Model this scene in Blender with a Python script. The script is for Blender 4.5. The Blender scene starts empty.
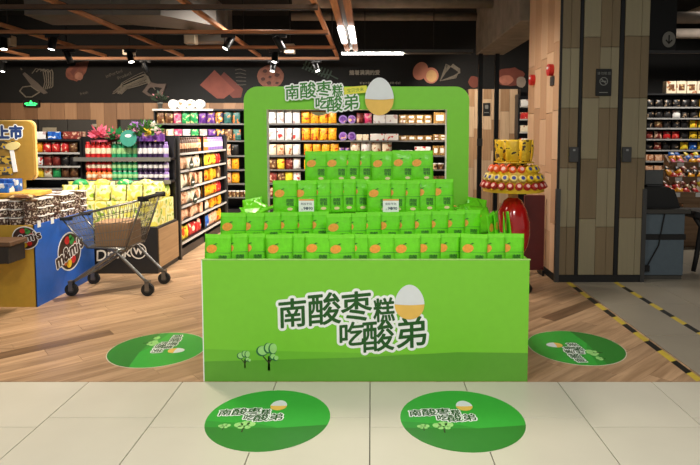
import bpy, bmesh, math, random
from mathutils import Vector, Matrix
R = math.radians
PI = math.pi
rnd = random.Random(7)
sc = bpy.context.scene
COL = sc.collection

# ------------------------------------------------------------------ camera
H, F, PX, PY, TH = 1.58, 570.0, 371.0, 175.0, R(4)
cam = bpy.data.objects.new('camera', bpy.data.cameras.new('camera'))
COL.objects.link(cam)
cam.location = (0, 0, H)
cam.rotation_euler = (R(90) - TH, 0, 0)
cam.data.lens = 36 * F / 700
cam.data.sensor_width = 36
cam.data.shift_x = (350 - PX) / 700
cam.data.shift_y = (PY - 232.5) / 700
cam.data.clip_start = 0.05
sc.camera = cam

# ------------------------------------------------------------------ world, lamps, exposure
w = bpy.data.worlds.new('hall_light'); sc.world = w; w.use_nodes = True
bg = w.node_tree.nodes['Background']
bg.inputs[0].default_value = (1.0, 0.97, 0.92, 1); bg.inputs[1].default_value = 0.42
sc.view_settings.view_transform = 'Standard'
sc.view_settings.look = 'None'
sc.view_settings.exposure = 0.0
sc.view_settings.gamma = 1.0
sc.view_settings.use_curve_mapping = False
sc.cycles.use_denoising = True
sc.cycles.max_bounces = 6
sc.cycles.sample_clamp_indirect = 6.0

def area(name, loc, size, power, col=(1, .93, .84), rot=(0, 0, 0), size_y=None, spread=180):
    l = bpy.data.lights.new(name, 'AREA'); l.energy = power; l.color = col
    l.shape = 'RECTANGLE'; l.size = size; l.size_y = size_y or size; l.spread = R(spread)
    o = bpy.data.objects.new(name, l); COL.objects.link(o); o.location = loc; o.rotation_euler = rot
    return o
def spot(name, loc, target, power, angle=60, col=(1, .9, .76), blend=.6, rad=.05):
    l = bpy.data.lights.new(name, 'SPOT'); l.energy = power; l.color = col
    l.spot_size = R(angle); l.spot_blend = blend; l.shadow_soft_size = rad
    o = bpy.data.objects.new(name, l); COL.objects.link(o); o.location = loc
    d = Vector(target) - Vector(loc); o.rotation_euler = d.to_track_quat('-Z', 'Y').to_euler()
    return o
# the ceiling lamps over the mall corridor (tile floor)
area('corridor_ceiling_lamp', (-1.4, .8, 3.85), .5, 112, (1, .96, .9), size_y=1.2)
area('corridor_ceiling_lamp', (1.3, .8, 3.85), .5, 112, (1, .96, .9), size_y=1.2)
# fill lights added to brighten aisles and shelves; tube_lamp follows the lit tube
area('aisle_fill', (-2.4, 5.0, 3.7), .5, 62, (1, .84, .66), spread=115)
area('aisle_fill', (0.0, 5.6, 3.8), .5, 50, (1, .9, .78), size_y=.8, spread=125)
area('aisle_fill', (5.9, 8.9, 3.9), .8, 110, (1, .93, .84), (R(14), 0, 0), .4, 140)  # added to brighten the far right shelf
area('tube_lamp', (0.03, 9.79, 2.985), 1.05, 70, (1, .95, .88), (R(40), 0, 0), .05, 150)
area('wall_wash_fill', (-2.3, 10.92, 2.985), 3.2, 50, (1, .94, .86), (R(8), 0, 0), .1, 150)  # added strips tucked behind the grid bars to brighten wall and shelf
area('wall_wash_fill', (-2.3, 9.56, 2.985), 3.2, 90, (1, .94, .86), (R(40), 0, 0), .1, 130)
area('wall_wash_fill', (-5.8, 9.56, 2.985), 3.0, 70, (1, .84, .66), (R(45), 0, 0), .1, 150)
area('gondola_wash_fill', (-0.64, 8.3, 3.0), .06, 120, (1, .93, .84), (R(32), 0, R(90)), 2.2, 110)  # added strip to brighten the gondola goods
spot('display_fill_spot', (-2.7, 5.0, 2.95), (-2.95, 6.7, .8), 270, 62, (1, .93, .82), .7, .08)  # added spots to brighten the drinks, tubs and snack shelf
spot('display_fill_spot', (-2.9, 4.9, 2.95), (-3.2, 6.0, .9), 50, 44, (1, .9, .78), .7, .08)
spot('display_fill_spot', (-4.7, 7.2, 2.95), (-4.9, 9.0, 1.1), 260, 70, (1, .93, .84), .7, .08)
spot('pier_fill_spot', (0.5, 9.9, 2.96), (2.3, 11.7, 1.6), 380, 85, (1, .88, .74), .8, .06)  # added beam to brighten the pier panels
spot('pillar_spot', (0.2, 6.4, 2.98), (1.98, 6.7, 1.6), 78, 75, (1, .86, .7), .8, .08)

# ------------------------------------------------------------------ helpers
def P(u, v, Y):
    a = (u - PX) / F; b = (PY - v) / F
    dy = math.cos(TH) + b * math.sin(TH); dz = -math.sin(TH) + b * math.cos(TH)
    t = Y / dy
    return Vector((a * t, Y, H + dz * t))
def G(u, v, z=0.0):
    a = (u - PX) / F; b = (PY - v) / F
    dy = math.cos(TH) + b * math.sin(TH); dz = -math.sin(TH) + b * math.cos(TH)
    t = (z - H) / dz
    return Vector((a * t, dy * t, z))
def ux(u, Y, v=135): return P(u, v, Y).x
def vz(v, Y): return P(371, v, Y).z
def srgb(r, g, b):
    f = lambda c: (c / 255 / 12.92) if c / 255 <= .04045 else ((c / 255 + .055) / 1.055) ** 2.4
    return (f(r), f(g), f(b), 1)

MATS = {}
def M(name, c, rough=.55, metal=0.0, var=.06, scale=18.0, emit=0.0, spec=.5, bump=0.0, alpha=1.0, coat=0.0):
    if name in MATS: return MATS[name]
    m = bpy.data.materials.new(name); m.use_nodes = True
    nt = m.node_tree; p = nt.nodes['Principled BSDF']
    c = srgb(*c)
    p.inputs['Roughness'].default_value = rough; p.inputs['Metallic'].default_value = metal
    p.inputs['Specular IOR Level'].default_value = spec
    p.inputs['Coat Weight'].default_value = coat
    tc = nt.nodes.new('ShaderNodeTexCoord'); no = nt.nodes.new('ShaderNodeTexNoise')
    no.inputs['Scale'].default_value = scale; no.inputs['Detail'].default_value = 3
    nt.links.new(tc.outputs['Object'], no.inputs['Vector'])
    cr = nt.nodes.new('ShaderNodeValToRGB')
    cr.color_ramp.elements[0].position = .3; cr.color_ramp.elements[1].position = .7
    cr.color_ramp.elements[0].color = tuple(max(0, x * (1 - var)) for x in c[:3]) + (1,)
    cr.color_ramp.elements[1].color = tuple(min(1, x * (1 + var)) for x in c[:3]) + (1,)
    nt.links.new(no.outputs['Fac'], cr.inputs['Fac'])
    nt.links.new(cr.outputs['Color'], p.inputs['Base Color'])
    if emit:
        p.inputs['Emission Color'].default_value = c; p.inputs['Emission Strength'].default_value = emit
    if bump:
        bp = nt.nodes.new('ShaderNodeBump'); bp.inputs['Strength'].default_value = bump; bp.inputs['Distance'].default_value = .01
        nt.links.new(no.outputs['Fac'], bp.inputs['Height']); nt.links.new(bp.outputs['Normal'], p.inputs['Normal'])
    MATS[name] = m
    return m
def wood(name, c1, c2, rough=.45, grain=(1.2, 26, 26), objvar=.25, spec=.4):
    """wood grain stretched along local X, tinted per object"""
    if name in MATS: return MATS[name]
    m = bpy.data.materials.new(name); m.use_nodes = True
    nt = m.node_tree; L = nt.links.new; p = nt.nodes['Principled BSDF']
    p.inputs['Roughness'].default_value = rough; p.inputs['Specular IOR Level'].default_value = spec
    tc = nt.nodes.new('ShaderNodeTexCoord'); oi = nt.nodes.new('ShaderNodeObjectInfo')
    ad = nt.nodes.new('ShaderNodeVectorMath'); ad.operation = 'ADD'
    mu = nt.nodes.new('ShaderNodeMath'); mu.operation = 'MULTIPLY'; mu.inputs[1].default_value = 37
    L(oi.outputs['Random'], mu.inputs[0]); L(tc.outputs['Object'], ad.inputs[0]); L(mu.outputs[0], ad.inputs[1])
    mp = nt.nodes.new('ShaderNodeMapping'); mp.inputs['Scale'].default_value = grain
    L(ad.outputs[0], mp.inputs['Vector'])
    no = nt.nodes.new('ShaderNodeTexNoise'); no.inputs['Scale'].default_value = 1; no.inputs['Detail'].default_value = 5; no.inputs['Roughness'].default_value = .6
    no.inputs['Distortion'].default_value = .6
    L(mp.outputs[0], no.inputs['Vector'])
    cr = nt.nodes.new('ShaderNodeValToRGB'); cr.color_ramp.elements[0].position = .32; cr.color_ramp.elements[1].position = .66
    cr.color_ramp.elements[0].color = srgb(*c1); cr.color_ramp.elements[1].color = srgb(*c2)
    L(no.outputs['Fac'], cr.inputs['Fac'])
    hv = nt.nodes.new('ShaderNodeHueSaturation')
    mr = nt.nodes.new('ShaderNodeMapRange'); mr.inputs[3].default_value = 1 - objvar; mr.inputs[4].default_value = 1 + objvar
    L(oi.outputs['Random'], mr.inputs[0]); L(mr.outputs[0], hv.inputs['Value']); L(cr.outputs['Color'], hv.inputs['Color'])
    L(hv.outputs['Color'], p.inputs['Base Color'])
    MATS[name] = m
    return m
def pack(name, c1, c2, c3, scale=9.0, rough=.38, t1=.46, t2=.6):
    """printed packaging: flat colour fields broken up by a printed pattern"""
    if name in MATS: return MATS[name]
    m = bpy.data.materials.new(name); m.use_nodes = True
    nt = m.node_tree; L = nt.links.new; p = nt.nodes['Principled BSDF']
    p.inputs['Roughness'].default_value = rough
    tc = nt.nodes.new('ShaderNodeTexCoord'); no = nt.nodes.new('ShaderNodeTexNoise')
    no.inputs['Scale'].default_value = scale; no.inputs['Detail'].default_value = 1.5
    oi = nt.nodes.new('ShaderNodeObjectInfo'); ad = nt.nodes.new('ShaderNodeVectorMath'); ad.operation = 'ADD'
    L(tc.outputs['Object'], ad.inputs[0]); L(oi.outputs['Random'], ad.inputs[1]); L(ad.outputs[0], no.inputs['Vector'])
    cr = nt.nodes.new('ShaderNodeValToRGB'); cr.color_ramp.interpolation = 'CONSTANT'
    e = cr.color_ramp.elements
    e[0].position = 0; e[0].color = srgb(*c1); e[1].position = t1; e[1].color = srgb(*c2)
    n = e.new(t2); n.color = srgb(*c3)
    L(no.outputs['Fac'], cr.inputs['Fac']); L(cr.outputs['Color'], p.inputs['Base Color'])
    MATS[name] = m
    return m

class MB:
    def __init__(s): s.v = []; s.f = []; s.m = []; s.sm = []
    def add(s, verts, faces, mat=0, smooth=False):
        o = len(s.v); s.v += [tuple(x) for x in verts]
        for f in faces: s.f.append([i + o for i in f]); s.m.append(mat); s.sm.append(smooth)
        return s
    def box(s, x0, x1, y0, y1, z0, z1, mat=0):
        v = [(x, y, z) for z in (z0, z1) for y in (y0, y1) for x in (x0, x1)]
        return s.add(v, [(0, 2, 3, 1), (4, 5, 7, 6), (0, 1, 5, 4), (2, 6, 7, 3), (0, 4, 6, 2), (1, 3, 7, 5)], mat)
    def bbox(s, x0, x1, y0, y1, z0, z1, b=.005, mat=0):
        """box with chamfered edges"""
        bm = bmesh.new(); bmesh.ops.create_cube(bm, size=1)
        for q in bm.verts: q.co = Vector((x0 + (q.co.x + .5) * (x1 - x0), y0 + (q.co.y + .5) * (y1 - y0), z0 + (q.co.z + .5) * (z1 - z0)))
        bmesh.ops.bevel(bm, geom=bm.edges[:], offset=b, segments=1, affect='EDGES', profile=.5)
        bm.verts.index_update()
        s.add([q.co for q in bm.verts], [[q.index for q in f.verts] for f in bm.faces], mat); bm.free(); return s
    def prism(s, poly, z0, z1, mat=0, fn=None):
        """polygon in local xy extruded along local z; fn maps (x,y,z)"""
        n = len(poly); fn = fn or (lambda x, y, z: (x, y, z))
        v = [fn(x, y, z0) for x, y in poly] + [fn(x, y, z1) for x, y in poly]
        f = [tuple(range(n - 1, -1, -1)), tuple(range(n, 2 * n))] + [(i, (i + 1) % n, n + (i + 1) % n, n + i) for i in range(n)]
        return s.add(v, f, mat)
    def lathe(s, prof, seg=16, c=(0, 0, 0), mat=0, mats=None, smooth=True, sx=1, sy=1):
        n = len(prof); v = []
        for r, z in prof:
            for k in range(seg):
                a = 2 * PI * k / seg; v.append((c[0] + r * math.cos(a) * sx, c[1] + r * math.sin(a) * sy, c[2] + z))
        o = len(s.v); s.v += v
        for i in range(n - 1):
            for k in range(seg):
                k2 = (k + 1) % seg
                s.f.append([o + i * seg + k, o + i * seg + k2, o + (i + 1) * seg + k2, o + (i + 1) * seg + k])
                s.m.append(mats[i] if mats else mat); s.sm.append(smooth)
        for i, rev in ((0, True), (n - 1, False)):
            if prof[i][0] > 1e-5:
                q = [o + i * seg + k for k in range(seg)]
                s.f.append(q[::-1] if rev else q); s.m.append((mats[min(i, n - 2)] if mats else mat)); s.sm.append(False)
        return s
    def tube(s, pts, r, seg=6, mat=0, closed=False, smooth=True):
        pts = [Vector(p) for p in pts]; n = len(pts); rings = []; up0 = None
        for i, p in enumerate(pts):
            a = pts[(i - 1) % n] if (i or closed) else p; b = pts[(i + 1) % n] if (i < n - 1 or closed) else p
            d = (b - a).normalized()
            up = Vector((0, 0, 1)) if abs(d.z) < .95 else Vector((1, 0, 0))
            if up0 is not None: up = up0
            x = d.cross(up); 
            if x.length < 1e-4: x = d.cross(Vector((0, 1, .01)))
            x.normalize(); y = x.cross(d).normalized(); up0 = y
            rr = r[i] if isinstance(r, (list, tuple)) else r
            rings.append([p + (x * math.cos(2 * PI * k / seg) + y * math.sin(2 * PI * k / seg)) * rr for k in range(seg)])
        v = [q for rg in rings for q in rg]; f = []
        for i in range(n if closed else n - 1):
            j = (i + 1) % n
            for k in range(seg):
                k2 = (k + 1) % seg; f.append((i * seg + k, i * seg + k2, j * seg + k2, j * seg + k))
        if not closed: f += [tuple(range(seg))[::-1], tuple(range((n - 1) * seg, n * seg))]
        return s.add(v, f, mat, smooth)
    def sphere(s, c, rx, ry=None, rz=None, seg=12, rings=7, mat=0):
        ry = ry or rx; rz = rz or rx
        prof = [(math.sin(PI * i / rings), -math.cos(PI * i / rings)) for i in range(rings + 1)]
        o = len(s.v)
        s.lathe(prof, seg, mat=mat)
        s.v[o:] = [(c[0] + x * rx, c[1] + y * ry, c[2] + z * rz) for x, y, z in s.v[o:]]
        return s
    def mesh(s, name, mats):
        me = bpy.data.meshes.new(name); me.from_pydata(s.v, [], s.f)
        for m in (mats if isinstance(mats, (list, tuple)) else [mats]): me.materials.append(m)
        me.polygons.foreach_set('material_index', s.m); me.polygons.foreach_set('use_smooth', s.sm)
        bm = bmesh.new(); bm.from_mesh(me); bmesh.ops.recalc_face_normals(bm, faces=bm.faces); bm.to_mesh(me); bm.free()
        me.update(); return me
    def build(s, name, mats, parent=None, loc=(0, 0, 0), rot=(0, 0, 0)):
        return put(name, s.mesh(name, mats), parent, loc, rot)
def put(name, me, parent=None, loc=(0, 0, 0), rot=(0, 0, 0), scale=None):
    o = bpy.data.objects.new(name, me); COL.objects.link(o)
    o.location = loc; o.rotation_euler = rot
    if scale: o.scale = scale
    if parent is not None: o.parent = parent
    return o
def tag(o, label, cat, group=None, kind=None):
    o['label'] = label; o['category'] = cat
    if group: o['group'] = group
    if kind: o['kind'] = kind
    return o
def thing(name, label, cat, loc=(0, 0, 0), rotz=0, group=None, kind=None):
    o = bpy.data.objects.new(name, None); COL.objects.link(o); o.empty_display_size = .1
    o.location = loc; o.rotation_euler = (0, 0, rotz)
    return tag(o, label, cat, group, kind)
ORD = ['first', 'second', 'third', 'fourth', 'fifth', 'sixth', 'seventh', 'eighth', 'ninth', 'tenth', 'eleventh', 'twelfth', 'thirteenth',
       'fourteenth', 'fifteenth', 'sixteenth', 'seventeenth', 'eighteenth', 'nineteenth', 'twentieth']
def nth(i):
    if i < 20: return ORD[i]
    i += 1
    tens = {2: 'twenty', 3: 'thirty', 4: 'forty', 5: 'fifty'}[i // 10]
    if i % 10 == 0: return tens[:-1] + 'ieth'
    return tens + '-' + ORD[i % 10 - 1]
def ell(cx, cy, rx, ry, n=28, a0=0, a1=2 * PI):
    full = abs(a1 - a0 - 2 * PI) < 1e-6
    k = n if full else n + 1
    return [(cx + rx * math.cos(a0 + (a1 - a0) * i / n), cy + ry * math.sin(a0 + (a1 - a0) * i / n)) for i in range(k)]
def rrect(x0, x1, y0, y1, r, n=6):
    p = []
    for cx, cy, a in ((x1 - r, y1 - r, 0), (x0 + r, y1 - r, 90), (x0 + r, y0 + r, 180), (x1 - r, y0 + r, 270)):
        p += [(cx + r * math.cos(R(a + 90 * i / n)), cy + r * math.sin(R(a + 90 * i / n))) for i in range(n + 1)]
    return p
def rot2(pts, deg, c=(0, 0)):
    ca, sa = math.cos(R(deg)), math.sin(R(deg))
    return [(c[0] + (x - c[0]) * ca - (y - c[1]) * sa, c[1] + (x - c[0]) * sa + (y - c[1]) * ca) for x, y in pts]

GL = {}
def glyph(ch):
    """2-D mesh of a character, centred, largest side 1"""
    if ch in GL: return GL[ch]
    cu = bpy.data.curves.new('g', 'FONT'); cu.body = ch; cu.resolution_u = 3
    o = bpy.data.objects.new('g', cu); COL.objects.link(o); bpy.context.view_layer.update()
    me = bpy.data.meshes.new_from_object(o.evaluated_get(bpy.context.evaluated_depsgraph_get()))
    vs = [(q.co.x, q.co.y) for q in me.vertices]; fs = [list(p.vertices) for p in me.polygons]
    bpy.data.objects.remove(o); bpy.data.curves.remove(cu); bpy.data.meshes.remove(me)
    x0 = min(a for a, b in vs); x1 = max(a for a, b in vs); y0 = min(b for a, b in vs); y1 = max(b for a, b in vs)
    s = 1 / max(x1 - x0, y1 - y0)
    GL[ch] = ([((a - (x0 + x1) / 2) * s, (b - (y0 + y1) / 2) * s) for a, b in vs], fs, (x1 - x0) * s, (y1 - y0) * s)
    return GL[ch]
def stamp(mb, ch, cx, cy, size, rot=0, z=0.0, bold=0.0, n=8, mat=0, shear=0.0, sx=1.0):
    """flat character drawn several times with small offsets so that its strokes get heavier"""
    vs, fs, _, _ = glyph(ch); ca, sa = math.cos(R(rot)), math.sin(R(rot))
    offs = [(0, 0)] + ([(bold * math.cos(2 * PI * k / n), bold * math.sin(2 * PI * k / n)) for k in range(n)] if bold else [])
    for i, (dx, dy) in enumerate(offs):
        pts = []
        for a, b in vs:
            x = (a + shear * b) * size * sx; y = b * size
            pts.append((cx + x * ca - y * sa + dx, cy + x * sa + y * ca + dy, z + i * 1e-5))
        mb.add(pts, fs, mat)
def line_of(mb, s, cx, cy, size, rot=0, z=0, bold=0, mat=0, gap=.12, shear=0, n=6):
    """a word laid out by the true widths of its letters, centred at cx, cy; size = height of a tall letter"""
    ws = [(.35 if c == ' ' else glyph(c)[2] / max(glyph(c)[3], .55)) for c in s]
    small = {c: .72 for c in 'acemnorsuvwxz'}
    ws = [wd * small.get(c, 1) for wd, c in zip(ws, s)]
    tot = sum(ws) + gap * (len(s) - 1); x = -tot / 2
    for c, wd in zip(s, ws):
        if c != ' ':
            g = glyph(c); hh = small.get(c, 1) if c != "'" else .35
            sz = hh * size / g[3]
            px = (x + wd / 2) * size; py = (hh - 1) / 2 * size if c != "'" else .35 * size
            ca, sa = math.cos(R(rot)), math.sin(R(rot))
            stamp(mb, c, cx + px * ca - py * sa, cy + px * sa + py * ca, sz, rot, z, bold, n, mat, shear)
        x += wd + gap
def up(cx, cy): pass
FRONT = (R(90), 0, 0)          # local x -> X, y -> Z, z -> -Y (faces the camera)
SIDE = (R(90), 0, R(90))       # local x -> Y, y -> Z, z -> +X

# ------------------------------------------------------------------ materials
m_green = M('green_card', (122, 202, 50), .42, var=.02)
m_greendk = M('green_card_dark', (92, 162, 46), .42, var=.03)
m_greenmid = M('green_card_mid', (110, 188, 48), .42, var=.02)
m_white = M('white_card', (242, 244, 244), .5, var=.02)
m_ink = M('dark_green_ink', (24, 84, 24), .5)
m_inklight = M('green_ink', (52, 128, 40), .5)
m_bag = M('green_foil', (108, 214, 34), .26, var=.12, scale=16, bump=.6)
m_bagseal = M('green_foil_seal', (124, 226, 52), .28, var=.06, scale=30)
m_orange = M('orange_print', (236, 160, 58), .4, var=.14, scale=60)
m_cream = M('cream_print', (236, 214, 160), .4, var=.06)
m_eggw = M('egg_white_print', (222, 226, 230), .45, var=.02)
m_eggy = M('egg_yellow_print', (236, 190, 92), .45, var=.06, scale=8)
m_black = M('black_matte', (14, 14, 14), .6)
m_blackm = M('black_metal', (22, 23, 24), .4, .3)
m_steel = M('brushed_steel', (150, 150, 148), .35, .9)
m_dksteel = M('dark_steel', (72, 72, 72), .45, .6)
m_rubber = M('black_rubber', (20, 20, 20), .8)
m_shelf = M('black_shelf_metal', (36, 36, 38), .4, .2)
m_strip = M('price_strip_plastic', (186, 184, 178), .35)
m_card = M('brown_cardboard', (150, 118, 88), .75, var=.08)

# ================================================================== THE SETTING
YB = 3.56          # where the stone tiles end and the planks begin
XR = 2.10          # the tape line: planks on the left, grey tiles on the right
YW = 12.0          # back wall
floor = tag(MB().box(-9, 9, -1.5, YW + .3, -.12, -.0135).build('floor', M('floor_grout', (60, 56, 48), .9)), 'shop floor of cream tiles, oak planks and grey tiles', 'floor', kind='structure')
m_tile = M('cream_stone_tile', (206, 201, 184), .3, var=.035, scale=2.5, spec=.45)
tile_cache = {}
def floor_tile(x0, x1, y0, y1, mat, name):
    key = (round(x1 - x0, 3), round(y1 - y0, 3), mat.name)
    if key not in tile_cache:
        a, b = (x1 - x0) / 2 - .0024, (y1 - y0) / 2 - .0026
        tile_cache[key] = MB().bbox(-a, a, -b, b, -.0135, 0, .0012).mesh(name, mat)
    put(name, tile_cache[key], floor, ((x0 + x1) / 2, (y0 + y1) / 2, 0))
for k in range(-9, 9):
    ys = [YB, (3.093 if k % 2 else 2.99)]
    while ys[-1] > -1.3: ys.append(ys[-1] - 1.2)
    for a, b in zip(ys, ys[1:]):
        floor_tile(-.006 + k * .602, -.006 + (k + 1) * .602, b, a, m_tile, 'floor_tile')
m_gtile = M('grey_stone_tile', (150, 142, 126), .35, var=.05, scale=2)
for i in range(8):
    for j in range(10):
        floor_tile(XR + .07 + .85 * i, XR + .07 + .85 * (i + 1), YB + .845 * j, YB + .845 * (j + 1), m_gtile, 'grey_floor_tile')
# oak planks, laid on a slant
def clip(poly, nx, ny, d):       # keep nx*x + ny*y <= d
    out = []
    for i in range(len(poly)):
        a, b = poly[i], poly[(i + 1) % len(poly)]
        da = nx * a[0] + ny * a[1] - d; db = nx * b[0] + ny * b[1] - d
        if da <= 0: out.append(a)
        if da * db < 0:
            t = da / (da - db); out.append((a[0] + (b[0] - a[0]) * t, a[1] + (b[1] - a[1]) * t))
    return out
m_plank = wood('oak_plank', (146, 116, 86), (190, 156, 122), .36, (1.3, 16, 16), .16, .5)
PA = R(41); ca, sa = math.cos(PA), math.sin(PA); PW, PL = .142, 1.15
planks = []
for j in range(-40, 80):
    off = (j * .43) % 1.0 * PL
    for i in range(-9, 12):
        x0 = i * PL + off; y0 = j * PW
        cxl, cyl = x0 + PL / 2, y0 + PW / 2
        cx, cy = cxl * ca - cyl * sa, cxl * sa + cyl * ca
        if cx < -8.5 or cx > 2.9 or cy < 2.8 or cy > YW + .6: continue
        q = [(-PL / 2 + .001, -PW / 2 + .0008), (PL / 2 - .001, -PW / 2 + .0008), (PL / 2 - .001, PW / 2 - .0008), (-PL / 2 + .001, PW / 2 - .0008)]
        wq = [(cx + a * ca - b * sa, cy + a * sa + b * ca) for a, b in q]
        for n in ((0, -1, -YB - .002), (0, 1, YW), (1, 0, XR + .066), (-1, 0, 8.0)):
            if wq: wq = clip(wq, *n)
        if len(wq) < 3: continue
        loc = [((x - cx) * ca + (y - cy) * sa, -(x - cx) * sa + (y - cy) * ca) for x, y in wq]
        vis = abs((cx / max(cy, .1)) + .05) < .72
        planks.append((cy + (0 if vis else 20), cx, cy, loc, q == loc))
planks.sort(key=lambda t: t[0])
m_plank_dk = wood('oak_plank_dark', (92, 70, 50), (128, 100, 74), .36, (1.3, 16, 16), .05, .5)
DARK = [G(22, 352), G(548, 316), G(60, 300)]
rest = MB()
for n, (_, cx, cy, loc, _f) in enumerate(planks):
    if n < 290:
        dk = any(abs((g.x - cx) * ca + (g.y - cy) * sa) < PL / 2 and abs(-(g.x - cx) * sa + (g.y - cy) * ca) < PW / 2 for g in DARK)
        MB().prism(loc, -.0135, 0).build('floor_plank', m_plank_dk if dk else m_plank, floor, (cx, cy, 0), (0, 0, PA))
    else:
        rest.prism(loc, -.0135, 0, fn=lambda x, y, z: (cx + x * ca - y * sa, cy + x * sa + y * ca, z))
o = rest.build('distant_floor_planks', m_plank, floor); o['kind'] = 'stuff'

# hazard tape on the floor
m_ty = M('tape_yellow', (200, 176, 62), .5); m_tb = M('tape_black', (28, 28, 26), .5)
for X, y1, lb in ((XR + .02, 6.02, 'black and yellow hazard tape along the edge of the planks'), (2.63, 6.02, 'black and yellow hazard tape across the grey tiles, farther right')):
    t = thing('hazard_tape', lb, 'floor tape', (X, 0, 0), group='hazard tape lines')
    k = 0; y = y1
    while y > (YB if X < 2.3 else 1.0):
        y0 = max(y - .195, YB + .0) if X < 2.3 else y - .195
        MB().prism([(-.026, y0 + .004), (.026, y0 + .03), (.026, y + .03), (-.026, y + .004)], .0, .0012).build('yellow_stripe' if k % 2 == 0 else 'black_stripe', m_ty if k % 2 == 0 else m_tb, t)
        y -= .195; k += 1

# ceiling and walls
m_ceil = M('dark_ceiling_paint', (24, 22, 21), .9)
ceiling = tag(MB().box(-9, 9, -1.5, YW + .3, 4.05, 4.2).build('ceiling', m_ceil), 'dark painted open ceiling slab', 'ceiling', kind='structure')
m_wallb = M('blackboard_paint', (15, 14, 13), .85, var=.1, scale=4)
wall = tag(MB().box(-9, 9, YW, YW + .3, 0, 4.05).build('wall_back', m_wallb), 'black back wall with chalk food drawings over wooden panels', 'wall', kind='structure')
tag(MB().box(-9.2, -9, 3.0, YW + .3, 0, 4.05).build('wall_left', m_wallb), 'dark wall at the left end of the shop', 'wall', kind='structure')
tag(MB().box(9, 9.2, 3.0, YW + .3, 0, 4.05).build('wall_right', m_wallb), 'dark wall at the right end of the shop', 'wall', kind='structure')
# wooden panels on the back wall (left part)
PANS = [wood('wall_panel_wood', (152, 116, 84), (162, 126, 94), .5, (22, 22, 1.2), .05), wood('wall_panel_wood_dark', (122, 90, 64), (132, 98, 70), .5, (22, 22, 1.2), .05), wood('wall_panel_wood_mid', (138, 104, 76), (148, 112, 82), .5, (22, 22, 1.2), .05)]
z0, z1 = vz(119.5, YW), vz(103, YW)
u = -40.0
i = 0
while u < 300:
    wpx = (13.2, 13.8, 12.5)[i % 3]
    a, b = ux(u, YW), ux(u + wpx, YW)
    low = vz(135, YW) if 97 < u + wpx / 2 < 122 else z0
    if u > 150: low = z0
    MB().bbox(a + .002, b - .002, YW - .03, YW, low, z1, .003).build('wall_panel', PANS[(0, 1, 0, 1, 2, 1, 0, 2)[i % 8]], wall)
    u += wpx; i += 1
# grey door leaves under the panels
m_door = M('dark_grey_door_paint', (52, 50, 47), .6)
for a, b in ((-30, 39), (40, 68.5), (69, 97.5), (121.5, 158)):
    MB().bbox(ux(a, YW), ux(b, YW), YW - .035, YW, 0, z0 - .004, .004).build('service_panel', m_door, wall)
MB().bbox(ux(44, YW), ux(58, YW), YW - .05, YW - .035, vz(133, YW), vz(127.5, YW), .003).build('notice_plate', M('pale_plate', (150, 142, 124), .5), wall)
MB().bbox(ux(93.5, YW), ux(98, YW), YW - .05, YW - .035, vz(127, YW), vz(124, YW), .003).build('small_plate', M('pale_plate', (150, 142, 124), .5), wall)

# ---- chalk drawings on the black band, flat print on the wall
YM = YW - .004
def wallp(u, v): q = P(u, v, YW); return (q.x, q.z)
def draw(name, polys, mats):
    mb = MB()
    for k, (pl, mi) in enumerate(polys):
        mb.prism([wallp(*p) for p in pl], 0, .002 + .0006 * k, mi, fn=lambda x, y, z: (x, YW - z, y))
    return mb.build(name, mats, wall)
def stroke(pts, wd=.6):
    """thin chalk line as a ribbon polygon (pixel space)"""
    L_, R_ = [], []
    for i, p in enumerate(pts):
        a = pts[max(0, i - 1)]; b = pts[min(len(pts) - 1, i + 1)]
        dx, dy = b[0] - a[0], b[1] - a[1]; l = math.hypot(dx, dy) or 1
        L_.append((p[0] - dy / l * wd / 2, p[1] + dx / l * wd / 2)); R_.append((p[0] + dy / l * wd / 2, p[1] - dx / l * wd / 2))
    return [[L_[i], L_[i + 1], R_[i + 1], R_[i]] for i in range(len(pts) - 1)]
m_chalk = M('chalk_line', (112, 104, 92), .9, var=.2, scale=30)
m_chalkd = M('chalk_line_faint', (84, 78, 68), .9, var=.2, scale=30)
m_ham = M('ham_print', (112, 58, 46), .8, var=.12, scale=5); m_hamd = M('ham_dark_print', (92, 45, 36), .8, var=.15, scale=5)
m_meat = M('meat_print', (108, 60, 46), .8, var=.3, scale=9); m_pale = M('pale_meat_print', (142, 96, 78), .8, var=.2, scale=9)
m_blade = M('blade_print', (92, 82, 74), .8)
m_cook = M('cookie_print', (118, 74, 58), .8, var=.25, scale=12); m_cookd = M('cookie_dark_print', (64, 36, 30), .8)
m_leaf = M('herb_print', (62, 78, 66), .8)
m_yolk = M('egg_inside_print', (206, 164, 112), .8)
def jit(cx, cy, rx, ry, n, a, seed):
    r = random.Random(seed); return [(cx + rx * math.cos(2 * PI * i / n) * (1 + r.uniform(-a, a)), cy + ry * math.sin(2 * PI * i / n) * (1 + r.uniform(-a, a))) for i in range(n)]
bread = []
for k in range(5):
    bread += [(s, 1) for s in stroke([(32 + 4.2 * k, 72 - .6 * k + abs(k - 1.5)), (36 + 4 * k, 68.5 + k * .3), (43 + 2.5 * k, 70.5 + .6 * k), (45 + 2 * k, 82 + k), (43 + 2 * k, 90 - .5 * k)], .8)]
bread += [(s, 1) for s in stroke([(20, 91), (23, 87), (31, 86), (38, 91), (40, 92), (32, 97), (26, 97), (20, 91)], 1.0)]
bread += [([(23, 74), (25, 72.5), (38, 83), (48, 93), (44, 94), (33, 87)], 0)]
bread += [(s, 1) for s in stroke([(21, 68), (22, 70)], .8)]
draw('bread_and_knife_drawing', bread, [m_blade, m_chalk])
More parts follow.
